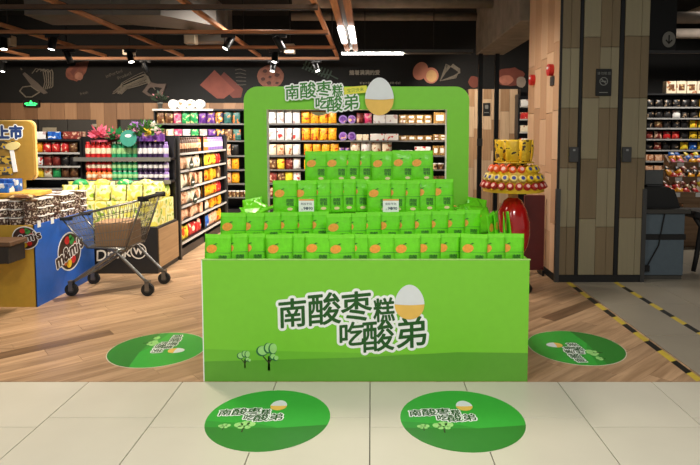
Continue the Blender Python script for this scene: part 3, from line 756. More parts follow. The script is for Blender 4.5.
# ---- the green snack bags
BW, BH, BD = .172, .242, .036
def bth(x, y):           # half thickness at x in -1..1, y in 0..1
    fy = max(0.0, min(1, (y + .0) * 9)) ** .5 * max(0, (1 - y * 1.12)) ** .55 if y < .88 else 0.0
    return BD / 2 * (1 - abs(x) ** 3.2) * (fy * .95) + .0012
nx, ny = 8, 9
bagm = MB(); xs = [-1 + 2 * i / nx for i in range(nx + 1)]; ys = [0, .04, .12, .25, .4, .55, .7, .8, .88, 1.0]
for sgn in (-1, 1):
    vs = [(a * BW / 2, sgn * bth(a, b), b * BH) for b in ys for a in xs]
    bagm.add(vs, [(j * (nx + 1) + i, j * (nx + 1) + i + 1, (j + 1) * (nx + 1) + i + 1, (j + 1) * (nx + 1) + i) for j in range(len(ys) - 1) for i in range(nx)], 0, True)
# close the rim
n1 = (nx + 1) * len(ys)
def bi(i, j, s): return j * (nx + 1) + i + s * n1
rim = [(i, 0) for i in range(nx)] + [(nx, j) for j in range(len(ys) - 1)] + [(i, len(ys) - 1) for i in range(nx, 0, -1)] + [(0, j) for j in range(len(ys) - 1, 0, -1)]
for k in range(len(rim)):
    a, b = rim[k], rim[(k + 1) % len(rim)]; bagm.f.append([bi(*a, 0), bi(*b, 0), bi(*b, 1), bi(*a, 1)]); bagm.m.append(0); bagm.sm.append(False)
bag_me = bagm.mesh('snack_bag', m_bag)
def onbag(x, z, off): return (x, -bth(x / (BW / 2), z / BH) - off, z)
def bagpatch(poly, off, name, mat):
    cx = sum(p[0] for p in poly) / len(poly); cz = sum(p[1] for p in poly) / len(poly); mb = MB(); n = len(poly)
    rings = [[onbag(cx + (x - cx) * s, cz + (z - cz) * s, off) for x, z in poly] for s in (1, .6)]
    v = rings[0] + rings[1] + [onbag(cx, cz, off)]
    f = [(i, (i + 1) % n, n + (i + 1) % n, n + i) for i in range(n)] + [(n + i, n + (i + 1) % n, 2 * n) for i in range(n)]
    mb.add(v, f, 0); return mb.mesh(name, mat)
fruit_me = bagpatch(rot2(ell(-.038, .148, .036, .027, 16), 12, (-.038, .148)), .0015, 'fruit_print', m_orange)
leaf_me = bagpatch([(-.03, .172), (-.012, .184), (.0, .182), (-.012, .176)], .0018, 'leaf_print', m_ink)
cake_me = bagpatch(ell(.035, .035, .02, .011, 12), .0015, 'cake_print', m_cream)
seal_me = bagpatch([(-.083, .216), (.083, .216), (.083, .24), (-.083, .24)], .0006, 'seal_strip', m_bagseal)
mb = MB()
for i, ch in enumerate('南酸枣糕'):
    vs, fs, _, _ = glyph(ch); cx, cz = .022 + (i % 2) * .027, .095 - (i // 2) * .027
    for dx_, dz_ in ((0, 0), (.0008, .0004)): mb.add([onbag(cx + a * .027 + dx_, cz + b * .027 + dz_, .0016) for a, b in vs], fs)
text_me = mb.mesh('bag_lettering', m_ink)
mb = MB()
band_me = bagpatch([(-.082, .121), (.082, .121), (.082, .125), (-.082, .125)], .0014, 'print_band', m_inklight)
def snack_bag(loc, rot, label, group, full=True):
    o = put('snack_bag', bag_me, None, loc, rot); tag(o, label, 'snack bag', group)
    put('fruit_print', fruit_me, o); put('leaf_print', leaf_me, o)
    if full:
        put('seal_strip', seal_me, o); put('bag_lettering', text_me, o); put('cake_print', cake_me, o); put('print_band', band_me, o)
    return o
def bag_row(us, Y, z, rowname, group, full, lean=6, gapset=()):
    n = len(us) - 1
    dy = 0.0
    for i in range(n):
        x0 = ux(us[i], Y); 
        if i in gapset: dy = 0
        wvis = ux(us[i + 1], Y) - x0
        # each bag tucks behind its left neighbour: right edges follow the visible edges
        xr = ux(us[i + 1], Y); cx = xr - BW / 2 if i not in gapset else max(x0 + BW / 2 - .01, xr - BW / 2)
        snack_bag((cx, Y + dy, z), (R(-lean), 0, R(rnd.uniform(-4, 4))), '%s green snack bag from the left in the %s of the stand' % (nth(i), rowname), group, full)
        dy += .0075
row1 = [203, 229, 246, 263.5, 267, 291, 304, 329.5, 354, 370, 393.5, 422, 441, 462, 486, 507, 526]
def row(us, skip, Y, z, rowname, full, lean):
    k = 0; dy = 0; prev = None
    for i in range(len(us) - 1):
        if i in skip: dy = 0; continue
        xr = ux(us[i + 1], Y, 190); cx = xr - BW / 2 + .004
        if i == 0 or xr - ux(us[i], Y, 190) > .8 * BW: dy = 0; cx = (xr + ux(us[i], Y, 190)) / 2
        yy = Y + dy
        snack_bag((cx, yy, z + .001 + rnd.uniform(0, .006)), (R(-lean + rnd.uniform(-2, 1)), R(rnd.uniform(-1.8, 1.8)), R(rnd.uniform(-5, 5))), '%s green snack bag from the left in the %s of the stand' % (nth(k), rowname), 'snack bags in the ' + rowname, full)
        k += 1; dy += .02
row(row1, (3,), PF + .05, S1, 'front row', True, 3)
row([219, 245, 262, 279.5, 295, 311, 328, 350, 366, 381, 399, 416, 434, 450, 468, 485], (), 3.80, S2, 'second row', True, 4)
row([272, 298.5, 316, 330, 343, 355.5, 369, 390, 405, 420, 437, 455], (), 4.065, S3, 'third row', True, 4)
row([305.5, 327.6, 345.7, 359, 373, 393, 412.5, 431.5], (), 4.325, S4, 'top row', True, 4)
# loose bags at the two sides
LOOSE = []
HEAP = ('standing at the back', 'leaning in the middle', 'lying across the top', 'leaning at the front', 'tipped outward at the edge', 'half hidden behind the others')
for sd, nm, xc in ((-1, 'left', -.88), (1, 'right', .76)):
    for k, (dx, y, z, rx, ry, rz) in enumerate(((.06, 4.44, .852, -18, 12, 15), (-.02, 4.32, .856, -38, -10, -25), (.0, 4.26, .985, -72, 8, 60), (.09, 4.16, .86, -42, 6, 20), (-.08, 4.24, .86, -48, -8, -50), (.13, 4.34, .86, -30, -14, 40))):
        if sd < 0: dx = -dx * .7
        snack_bag((xc + dx, y, z), (R(rx), R(ry * sd), R(rz * sd)), 'green snack bag %s of the loose heap, %s of the tiers' % (HEAP[k], nm), 'loose snack bags %s of the tiers' % nm, False)
for k in range(4):
    snack_bag((.84 + .042 * k, 3.86 + .05 * (k % 2), S2 + .001), (R(-5), R(4 * (k - 1)), R(62 + 7 * k)), '%s green snack bag turned sideways at the right end of second row' % nth(k), 'sideways bags at the right end', False)
for k, (x, y) in enumerate(((-.585, 4.2), (.5, 4.2))):
    snack_bag((x, y, S3 + .012), (R(-83), 0, R(90 if k else -90)), 'green snack bag lying flat at the %s end of the third tier' % ('right' if k else 'left'), 'bags lying on the third tier', False)

# price cards
for k, (u0, u1) in enumerate(((298.2, 313.5), (383, 399))):
    YP = 4.0; a, b = ux(u0, YP), ux(u1, YP); z0_, z1_ = vz(214, YP), vz(199, YP)
    t = thing('price_card', 'white price card with orange top before third row, %s one' % ('right' if k else 'left'), 'price card', ((a + b) / 2, YP, z0_), group='price cards on the stand')
    hw, hh = (b - a) / 2, z1_ - z0_
    MB().box(-hw, hw, -.004, 0, 0, hh).build('card', m_white, t)
    MB().box(-hw, hw, -.0055, -.004, hh * .9, hh).build('orange_strip', M('strip_orange', (238, 160, 70), .5), t)
    MB().box(-.006, .006, 0, .004, S2 - z0_ + .04 - .2 if False else -.02, hh * .5).build('stem', m_white, t)
    mb = MB(); line_of(mb, '南酸枣糕', 0, hh * .68, .018, 0, .0045, 0); line_of(mb, '9.90', .012, hh * .38, .02, 0, .0045, .001); line_of(mb, '元', -.03, hh * .3, .012, 0, .0045)
    mb.build('card_print', M('blue_grey_ink', (92, 100, 116), .6), t, (0, 0, 0), FRONT)

# ---- round floor stickers
m_sg = M('sticker_green', (52, 168, 58), .35, var=.03); m_sgd = M('sticker_dark_green', (44, 124, 44), .35, var=.03); m_sgm = M('sticker_mid_green', (46, 148, 52), .35, var=.03); m_rim = M('sticker_rim', (214, 208, 190), .4)
SR = .35
def sticker(x, y, rot, label):
    t = thing('floor_sticker', label, 'floor sticker', (x, y, 0), rot, 'round green floor stickers')
    MB().prism(ell(0, 0, SR, SR, 56), 0, .0008).build('rim', m_rim, t)
    d = MB().prism(ell(0, 0, SR - .005, SR - .005, 56), .0008, .0014).build('disc', m_sg, t)
    r = SR - .005
    a0 = math.asin(-.30); a1 = math.asin(-.22)
    MB().prism(ell(0, 0, r, r, 30, PI - a0, 2 * PI + a1) + [(.2 * r, -.32 * r)], .0014, .0018).build('dark_hill', m_sgd, d)
    MB().prism([(r * math.cos(PI - a0), r * math.sin(a0)), (.2 * r, -.32 * r), (-.1 * r, -.2 * r), (-r * .985, -.1 * r)], .0014, .0017).build('light_hill', m_sgm, d)
    k = SR * 1.06 / 148
    slogan(d, k, (-.30 * SR, .10 * SR, .002), (0, 0, 0))
    egg(d, .1 * SR, .42 * SR, .135 * SR, .17 * SR, .0014, .0022, lambda a, b, c: (a, b, c))
    for cx, cy, s in ((-.64, -.3, .7), (-.33, -.3, 1.2)):
        mb = MB(); q = SR * s
        mb.prism([(cx * SR - .01 * q, cy * SR - .12 * q), (cx * SR + .01 * q, cy * SR - .12 * q), (cx * SR + .006 * q, cy * SR + .05 * q), (cx * SR - .006 * q, cy * SR + .05 * q)], .0014, .0022, 1)
        for dx, dy, rr in ((-.08, .06, .06), (0, .1, .06), (.08, .08, .06), (.05, 0, .04), (-.04, .0, .04)): mb.prism(ell(cx * SR + dx * q, cy * SR + dy * q, rr * q, rr * q, 10), .0014, .0024, 0)
        mb.build('tree_print', [M('leaf_print', (158, 216, 128), .5), M('trunk_print', (44, 48, 22), .5)], d)
    return t
for u, v, r_, lb in ((268.5, 418, 0, 'round green floor sticker on cream tiles, front left'), (462, 418.5, 0, 'round green floor sticker on cream tiles, front right')):
    q = G(u, v); sticker(q.x, q.y, r_, lb)
q = G(158, 349); sticker(q.x, q.y, R(-90), 'round green floor sticker on planks left of the stand')
q = G(575.5, 347); sticker(q.x, q.y, R(90), 'round green floor sticker on planks right of the stand')

# ================================================================== GOODS
PC = {}
def pouch_me(w, h, d, mat, name='pouch'):
    key = ('p', round(w, 3), round(h, 3), round(d, 3), mat.name)
    if key in PC: return PC[key]
    mb = MB(); xs = (-1, -.6, 0, .6, 1); ys = (0, .08, .5, .9, 1.0)
    th = lambda a, b: d / 2 * (1 - abs(a) ** 2.5) * {0: .12, .08: .8, .5: 1, .9: .55, 1.0: .05}[b] + .001
    n1 = len(xs) * len(ys)
    for s in (-1, 1):
        mb.add([(a * w / 2 * (1 if b not in (.08, .9, .5) else .95), s * th(a, b), b * h) for b in ys for a in xs], [(j * 5 + i, j * 5 + i + 1, j * 5 + i + 6, j * 5 + i + 5) for j in range(4) for i in range(4)], 0, True)
    idx = lambda i, j, s: j * 5 + i + s * n1
    rim = [(i, 0) for i in range(4)] + [(4, j) for j in range(4)] + [(i, 4) for i in range(4, 0, -1)] + [(0, j) for j in range(4, 0, -1)]
    for k in range(len(rim)):
        a, b = rim[k], rim[(k + 1) % len(rim)]; mb.f.append([idx(*a, 0), idx(*b, 0), idx(*b, 1), idx(*a, 1)]); mb.m.append(0); mb.sm.append(False)
    PC[key] = mb.mesh(name, mat); return PC[key]
def carton_me(w, h, d, mat, lab=None):
    key = ('c', round(w, 3), round(h, 3), round(d, 3), mat.name, lab.name if lab else '')
    if key not in PC:
        mb = MB().bbox(-w / 2, w / 2, -d / 2, d / 2, 0, h, min(.006, w * .05))
        if lab: mb.box(-w * .3, w * .3, -d / 2 - .0015, -d / 2, h * .25, h * .75, 1)
        PC[key] = mb.mesh('carton', [mat, lab or mat])
    return PC[key]
def bottle_me(r, h, body, lab, cap, seg=10):
    key = ('b', round(r, 3), round(h, 3), body.name, lab.name, cap.name)
    if key not in PC:
        PC[key] = MB().lathe([(r * .9, 0), (r, h * .05), (r, h * .25), (r * 1.02, h * .26), (r * 1.02, h * .6), (r, h * .61), (r, h * .76), (r * .7, h * .86), (r * .6, h * .88), (r * .68, h * .885), (r * .68, h), ], seg,
            mats=[0, 0, 0, 1, 1, 0, 0, 0, 2, 2]).mesh('bottle', [body, lab, cap])
    return PC[key]
def tub_me(r, h, body, lid, seg=14):
    key = ('t', round(r, 3), round(h, 3), body.name, lid.name)
    if key not in PC:
        PC[key] = MB().lathe([(r * .86, 0), (r * .98, h * .86), (r * 1.04, h * .87), (r * 1.04, h * .97), (r * .96, h)], seg, mats=[0, 1, 1, 1], smooth=False).mesh('tub', [body, lid])
    return PC[key]
def disc_tub_me(r, d, rim, face):
    """round lidded tub shown lid-first"""
    key = ('d', round(r, 3), d, rim.name, face.name)
    if key not in PC:
        mb = MB()
        mb.prism(ell(0, r, r, r, 18), -d / 2, d / 2, 0, fn=lambda x, y, z: (x, z, y)); mb.prism(ell(0, r, r * .72, r * .72, 18), d / 2, d / 2 + .004, 1, fn=lambda x, y, z: (x, -z, y))
        PC[key] = mb.mesh('round_tub', [rim, face])
    return PC[key]
def item(name, me, loc, rot, label, cat, group=None):
    return tag(put(name, me, None, loc, rot), label, cat, group)

pk = {
 'white': pack('pack_white', (240, 238, 232), (236, 234, 230), (200, 170, 165)), 'whitered': pack('pack_white_red', (238, 234, 228), (240, 236, 230), (206, 50, 44), 14),
 'orange': pack('pack_orange', (240, 150, 28), (250, 178, 34), (214, 72, 30), 16, t1=.44, t2=.6), 'brown': pack('pack_brown', (92, 56, 36), (122, 82, 50), (214, 186, 132), 16),
 'pink': pack('pack_pink', (224, 56, 110), (240, 120, 150), (250, 226, 200), 14), 'green': pack('pack_green', (38, 150, 84), (56, 176, 96), (240, 220, 160), 14),
 'purple': pack('pack_purple', (92, 44, 132), (128, 76, 160), (232, 190, 120), 14), 'navy': pack('pack_navy', (44, 46, 84), (230, 150, 50), (240, 226, 200), 14),
 'teal': pack('pack_teal', (46, 92, 88), (66, 118, 110), (226, 120, 60), 14), 'red': pack('pack_red', (196, 30, 36), (214, 60, 50), (244, 222, 190), 14),
 'gold': pack('pack_gold', (128, 92, 44), (150, 112, 58), (206, 178, 116), 30), 'goldweave': pack('pack_gold_weave', (96, 66, 30), (164, 122, 62), (200, 160, 90), 60),
 'peach': pack('pack_peach', (226, 168, 130), (238, 196, 160), (180, 104, 60), 14), 'yellow': pack('pack_yellow', (246, 208, 40), (250, 224, 70), (220, 80, 30), 12),
 'black': pack('pack_black', (26, 24, 24), (40, 38, 38), (176, 150, 120), 16, t1=.5, t2=.62), 'lime': pack('pack_lime', (228, 218, 96), (240, 234, 168), (150, 182, 60), 12, t1=.46, t2=.62),
 'cream': pack('pack_cream', (236, 220, 190), (240, 228, 200), (188, 120, 80), 12), 'maroon': pack('pack_maroon', (110, 34, 30), (142, 58, 46), (220, 180, 150), 14),
 'blue': pack('pack_blue', (30, 80, 170), (46, 110, 200), (232, 232, 236), 14), 'cocoa': pack('pack_cocoa', (70, 48, 40), (96, 68, 56), (224, 210, 196), 60, t1=.46, t2=.56),
}
mp_lav = M('plastic_lavender', (150, 120, 190), .3); mp_clear = M('plastic_pale', (226, 222, 226), .25); mp_pur = M('plastic_dark_purple', (60, 42, 80), .3)
mp_red = M('plastic_red', (206, 44, 44), .3); mp_grn = M('plastic_green', (44, 158, 104), .3); mp_lgrn = M('plastic_pale_green', (170, 214, 150), .3); mp_or = M('plastic_orange', (232, 130, 60), .3)
mp_brn = M('plastic_brown', (86, 60, 46), .35); mp_white = M('plastic_white', (236, 234, 230), .3)

def shelving(name, label, x0, x1, y0, y1, boards, top, loc=(0, 0, 0), rotz=0, back=True, ends=True, strip=m_strip, cat='shelf'):
    """front is local -y; boards: list of heights"""
    t = thing(name, label, cat, loc, rotz)
    if back: MB().box(x0, x1, y1 - .02, y1, 0, top).build('back_panel', m_shelf, t)
    if ends:
        for x in (x0, x1 - .03): MB().box(x, x + .03, y0 + .03, y1 - .02, 0, top).build('upright', m_shelf, t)
    MB().box(x0 + .03, x1 - .03, y0 + .04, y1 - .02, 0, .1).build('plinth', m_shelf, t)
    for z in boards:
        o = MB().box(x0 + .03, x1 - .03, y0 + .01, y1 - .02, z - .025, z).build('shelf_board', m_shelf, t)
        MB().box(x0 + .03, x1 - .03, y0, y0 + .01, z - .026, z + .002).build('price_strip', strip, o)
    return t

# ---- long wall shelf behind the arch
WY0, WY1 = 11.25, 11.95
WB = [vz(v, WY0) for v in (123.5, 140.5, 155.5, 169.5, 183.5, 197.0)]
WT = vz(109, WY0)
wx0, wx1 = ux(153.5, WY0), ux(452, WY0)
m_strip2 = M('price_strip_dark', (110, 108, 104), .4)
ws = shelving('wall_shelf', 'long black wall shelf full of snacks behind the arch', wx0, wx1, WY0, WY1, WB, WT, strip=m_strip2)
MB().box(wx0, wx1, WY0 - .02, WY1, WT - .03, WT).build('top_board', m_shelf, ws)
MB().box(wx0, ux(214, WY0), WY0 - .035, WY0 - .02, WT - .035, WT + .003).build('light_strip', M('pale_shelf_edge', (206, 206, 200), .4), ws)
TIERN = ['top', 'second', 'third', 'fourth', 'fifth', 'sixth']
def fill(tier, specs, Y0, zs, where, group, ofs=None):
    """specs: (u0, u1, kind, w, h, d, [colours], category word)"""
    cnt = {}
    for (u0, u1, kind, w, h, d, cols, word) in specs:
        x = ux(u0, Y0) + w / 2 + .005; x1 = ux(u1, Y0); k = 0
        while x + w / 2 <= x1 + .02:
            c = cols[k % len(cols)]; lay = 1
            if kind.endswith('2'): lay = 2
            for q in range(lay):
                key = (c, word); i = cnt.get(key, 0); cnt[key] = i + 1
                label = '%s %s %s from left on %s shelf %s' % (nth(i), c, word, TIERN[tier], where)
                loc = (x, Y0 + d / 2 + .03 + rnd.uniform(0, .015), zs + .001 + q * (h + .001)); rz = rnd.uniform(-.06, .06)
                kk = kind.rstrip('2')
                if kk == 'pouch': me = pouch_me(w, h, d, pk[c]); nm = 'snack_pouch'
                elif kk == 'carton': me = carton_me(w, h, d, pk[c], pk['white'] if c in ('gold', 'goldweave') else None); nm = 'carton'; rz = 0
                elif kk == 'disc': me = disc_tub_me(w / 2, d, mp_lav if c == 'purple' else mp_white, pk[c]); nm = 'round_tub'; rz = 0
                elif kk == 'tub': me = tub_me(w / 2, h, pk[c], mp_white); nm = 'snack_tub'
                elif kk == 'bottle': me = bottle_me(w / 2, h, BOT[c][0], BOT[c][1], BOT[c][2]); nm = 'drink_bottle'
                item(nm, me, loc, (0, 0, rz), label, word.split()[-1], group)
            x += w + .008; k += 1
BOT = {'red': (mp_red, pk['cream'], mp_red), 'green': (mp_grn, mp_lgrn, mp_white), 'pale green': (mp_lgrn, mp_grn, mp_grn), 'dark purple': (mp_pur, mp_clear, mp_pur), 'lavender': (mp_lav, mp_clear, mp_lav), 'orange': (mp_or, pk['cream'], mp_red), 'brown': (mp_brn, pk['peach'], mp_brn)}
WG = 'snacks on the wall shelf'
wh = 'behind the arch'
p_ = lambda u0, u1, cols, w=.155, h=.245, word='snack pouch': (u0, u1, 'pouch', w, h, .06, cols, word)
fill(0, [p_(155.5, 241, ['brown', 'brown', 'pink', 'green', 'green', 'purple', 'purple', 'navy', 'teal', 'teal'], .158, .24), p_(268, 301, ['white'], .15, .26), p_(301, 338, ['orange'], .168, .24),
         (338.5, 356, 'disc', .165, .165, .12, ['purple'], 'round tub'), (356, 372.5, 'pouch', .15, .2, .08, ['maroon', 'pink'], 'snack pouch'), (373, 398.5, 'carton', .235, .17, .2, ['white'], 'carton'), (398.8, 432, 'carton2', .156, .085, .2, ['gold'], 'carton'), (433.5, 446, 'carton', .24, .22, .25, ['goldweave'], 'gift carton')], WY0, WB[0], wh, WG)
fill(1, [p_(156, 241, ['brown', 'cream', 'pink', 'white', 'green', 'white', 'purple', 'navy', 'brown', 'teal'], .158, .22), p_(268, 301, ['white', 'whitered'], .15, .24), p_(301, 338, ['orange'], .168, .245),
         (338.5, 356, 'disc', .165, .165, .12, ['purple'], 'round tub'), (356, 369.5, 'carton', .12, .12, .15, ['cream'], 'carton'), (370, 399, 'carton', .275, .13, .2, ['whitered'], 'carton'), (399.5, 433, 'carton', .156, .095, .2, ['gold'], 'carton'), (433.5, 446, 'carton2', .118, .06, .15, ['gold'], 'slim carton')], WY0, WB[1], wh, WG)
fill(2, [p_(222, 241, ['peach', 'black', 'teal'], .15, .22), p_(268, 303, ['cream', 'peach', 'cream', 'white'], .15, .22), p_(303, 338, ['orange'], .168, .23),
         (338.5, 350, 'pouch', .1, .15, .06, ['purple'], 'snack pouch'), (350, 398, 'pouch', .2, .26, .1, ['cream', 'white', 'cream'], 'bread bag'), (399, 416, 'carton', .13, .1, .15, ['white'], 'carton'), (415, 432, 'carton2', .098, .085, .15, ['whitered'], 'carton'), (433, 446, 'carton', .115, .19, .2, ['goldweave'], 'gift carton')], WY0, WB[2], wh, WG)
fill(3, [p_(222, 241, ['peach', 'orange', 'black'], .15, .22), p_(268, 303, ['brown', 'yellow', 'maroon', 'white'], .15, .22), p_(303, 345, ['orange', 'brown'], .16, .2), (350, 430, 'carton', .2, .14, .2, ['brown', 'cream'], 'carton'), (432, 446, 'tub', .12, .12, .12, ['brown'], 'tub')], WY0, WB[3], wh, WG)
fill(4, [p_(222, 241, ['peach', 'orange'], .15, .22), p_(268, 303, ['maroon', 'brown', 'yellow', 'whitered'], .15, .22), (305, 430, 'carton', .22, .16, .2, ['cream', 'brown', 'red'], 'carton'), (432, 446, 'carton', .12, .14, .15, ['brown'], 'carton')], WY0, WB[4], wh, WG)
fill(5, [(222, 246, 'tub', .07, .12, .07, ['brown'], 'cup'), p_(268, 303, ['maroon', 'brown'], .15, .2), (432, 446, 'carton', .12, .14, .15, ['brown'], 'carton')], WY0, WB[5], wh, WG)
es = shelving('end_shelf', 'narrow dark shelf glimpsed between the posts and the pillar', ux(518, 11.3), ux(560, 11.3), 11.3, 11.9, [vz(v, 11.3) for v in (106, 119, 132, 145, 158, 171)], vz(94, 11.3))
for ti, v in enumerate((106, 119, 132, 145, 158)):
    for k in range(4):
        item('carton', carton_me(.15, .13, .12, pk[('white', 'red', 'cream', 'whitered')[(ti + k) % 4]]), (ux(518, 11.3) + .13 + .17 * k, 11.39, vz(v, 11.3) + .001), (0, 0, 0), '%s carton from left on %s board of narrow end shelf' % (nth(k), nth(ti)), 'carton', 'cartons on the narrow end shelf')
# on top of the wall shelf
for k in range(4):
    item('round_tub', disc_tub_me(.094, .12, mp_white, pk['cream']), (ux(174.3 + 8.8 * k, WY0 + .1), WY0 + .12, WT + .001), (0, 0, 0), '%s white round tub standing on top of the wall shelf' % nth(k), 'tub', 'round tubs on the wall shelf')
t = thing('potted_plant', 'small potted flower plant on the wall shelf top', 'plant', (ux(160.5, WY0 + .1), WY0 + .12, WT))
MB().lathe([(.035, 0), (.05, .11), (.055, .11), (.055, .13), (.045, .13)], 12).build('pot', M('pale_pot', (130, 128, 118), .6), t)
def tuft(mb, c, R0, n, seed, s=.035, mat=0):
    r = random.Random(seed)
    for k in range(n):
        d = Vector((r.gauss(0, 1), r.gauss(0, 1), abs(r.gauss(0, 1)) * .8)).normalized() * R0 * r.uniform(.5, 1); p = Vector(c) + d
        a = Vector((r.gauss(0, 1), r.gauss(0, 1), r.gauss(0, 1))).normalized(); b = a.cross(d).normalized() if a.cross(d).length > 1e-4 else Vector((1, 0, 0))
        e = d.normalized()
        mb.add([p - e * s, p + b * s * .45, p + e * s, p - b * s * .45], [(0, 1, 2, 3)], mat)
mb = MB(); tuft(mb, (0, 0, .17), .17, 60, 1, .045); mb.build('foliage', M('dark_leaves', (34, 52, 30), .6), t)
mb = MB(); tuft(mb, (0, 0, .2), .16, 9, 2, .03); mb.build('blossoms', M('pink_blossom', (190, 120, 130), .6), t)

# ---- gondola running back on the left, its goods facing the aisle
GX, GY0, GY1, GH = -2.42, 7.14, 9.55, 1.575
gb = [.2, .47, .665, .895, 1.125, 1.35]
gl = GY1 - GY0
gon = shelving('gondola_shelf', 'grey gondola shelf with packets facing the central aisle', 0, gl, 0, 1.05, gb, GH, (GX, GY0, 0), R(90), cat='shelf')
MB().box(gl / 2 - .015, gl / 2 + .015, .03, .06, 0, GH).build('mid_upright', m_shelf, gon)
for k, x in enumerate((0, gl - .05)): MB().box(x, x + .05, -.012, .03, 0, GH).build('end_post', m_dksteel, gon)
gcol = [['yellow', 'red', 'blue', 'peach', 'orange'], ['peach', 'peach', 'cream', 'orange', 'orange'], ['peach', 'cream', 'orange', 'orange', 'red'], ['cream', 'peach', 'orange', 'orange', 'brown'], ['peach', 'cream', 'yellow', 'yellow', 'red'], ['brown', 'peach', 'cream', 'lavender', 'lavender']]
TG = ['lowest', 'second lowest', 'third lowest', 'fourth lowest', 'fifth lowest', 'top']
for ti, z in enumerate(gb):
    y = GY0 + .1; k = 0; cnt = {}
    nxt = (gb + [GH + .01])[ti + 1] - z
    while y < GY1 - .08:
        f_ = (y - GY0) / gl; w_ = .135 if ti < 5 else .085
        if abs(y + w_ / 2 - (GY0 + gl / 2)) < .1: y = GY0 + gl / 2 + .03
        if y + w_ > GY1 - .06: break
        c = gcol[ti][min(4, int(f_ * 5))]; h = min(nxt - .045, .185) * rnd.uniform(.86, 1)
        i = cnt.get(c, 0); cnt[c] = i + 1
        lab = '%s %s %s on %s gondola board, counted from the front' % (nth(i), c, 'bottle' if ti == 5 else ('carton' if k % 3 == 0 and ti % 2 else 'packet'), TG[ti])
        loc = (GX - .075, y + w_ / 2, z + .001)
        if ti == 5: item('drink_bottle', bottle_me(.04, .2, *BOT['brown' if c in ('brown', 'peach') else ('orange' if c == 'cream' else 'lavender')]), loc, (0, 0, 0), lab, 'bottle', 'bottles on the gondola')
        elif k % 3 == 0 and ti % 2: item('carton', carton_me(w_, round(h, 2), .1, pk[c]), loc, (0, 0, R(90)), lab, 'carton', 'goods on the gondola')
        else: item('snack_pouch', pouch_me(w_, round(h, 2), .07, pk[c]), loc, (0, 0, R(90) + rnd.uniform(-.08, .08)), lab, 'packet', 'goods on the gondola')
        y += w_ + .008; k += 1
# leaf-shaped shelf talkers
for k, (u, v) in enumerate(((191.5, 164.5), (192.5, 182), (194.5, 199))):
    X = GX + .02; Y = X / ((u - PX) / F) * 1.0; Y = Y * (math.cos(TH)); z = vz(v, Y)
    t = thing('shelf_talker', '%s dark leaf-shaped sign on the gondola front, from the top' % nth(k), 'sign', (X, Y, z), group='leaf signs on the gondola')
    MB().prism(ell(0, 0, .085, .06, 16) , 0, .006, fn=lambda x, y, z: (z, x, y)).build('badge', M('badge_dark_green', (34, 44, 30), .5), t)
    MB().prism([(-.06, .03), (.0, .1), (.06, .03)], 0, .005, fn=lambda x, y, z: (z, x, y)).build('badge_tip', M('badge_dark_green', (34, 44, 30), .5), t)
    MB().prism([(-.05, -.01), (.05, -.01), (.05, .01), (-.05, .01)], .006, .008, fn=lambda x, y, z: (z, x, y)).build('badge_print', mp_white, t)
    MB().box(-.03, .001, -.01, .01, -.004, .004).build('clip', mp_white, t)

# ---- drinks end display in front of the gondola
EX0, EX1, EY0, EY1 = -3.6, -2.43, 6.42, 7.1
ed = thing('drinks_display', 'end display with black base and two shelves of coloured drinks', 'display', (0, 0, 0))
EB = vz(227, EY0)
base = MB().bbox(EX0, EX1, EY0, EY1, 0, EB, .006).build('black_base', M('base_black', (26, 25, 24), .5), ed)
MB().box(EX1, EX1 + .008, EY0 + .03, EY1 - .0, .06, EB - .03).build('wood_side', wood('base_side_wood', (150, 118, 82), (176, 142, 102), .5, (26, 1.4, 26), .05), base)
mb = MB(); FB = lambda x, y, z: (x, EY0 - z, y)
q = P(114, 253.5, EY0)
mbs = MB(); line_of(mbs, 'Drink', q.x, q.z, .12, 8, .002, .001, shear=.2, n=5); mbs.build('script_lettering', M('base_white_ink', (214, 206, 194), .6), base, (0, EY0, 0), FRONT)
q = P(138.5, 251, EY0); mbr = MB(); o_, i_ = ell(q.x, q.z, .092, .092, 24), ell(q.x, q.z, .08, .08, 24)
for k in range(24): mbr.prism([o_[k], o_[(k + 1) % 24], i_[(k + 1) % 24], i_[k]], 0, .002, fn=FB)
mbr.build('circle_emblem', M('base_white_ink', (214, 206, 194), .6), base)
mbr = MB(); stamp(mbr, 'W', q.x, q.z, .11, 0, .002, .004, 5); mbr.build('emblem_letter', M('base_white_ink', (214, 206, 194), .6), base, (0, EY0, 0), FRONT)
MB().box(EX0, EX1 - .15, EY0 + .15, EY1 - .02, EB, vz(201, 6.5)).build('riser_block', M('base_black', (26, 25, 24), .5), ed)
YS = 6.92
E1, E2 = vz(158, YS), vz(180.5, YS)
for z, nm in ((E1, 'shelf_board'), (E2, 'shelf_board')):
    o = MB().box(EX0, EX1, YS - .02, EY1, z - .025, z).build(nm, m_shelf, ed); MB().box(EX0, EX1, YS - .03, YS - .02, z - .04, z + .01).build('price_strip', m_strip2, o)
MB().box(EX0, EX1, EY1 - .01, EY1, EB, E1 + .26).build('back_panel', m_shelf, ed)
for x in (EX0, EX1 - .02): MB().box(x, x + .02, EY1 - .05, EY1 - .01, EB, E1 + .24).build('upright', m_shelf, ed)
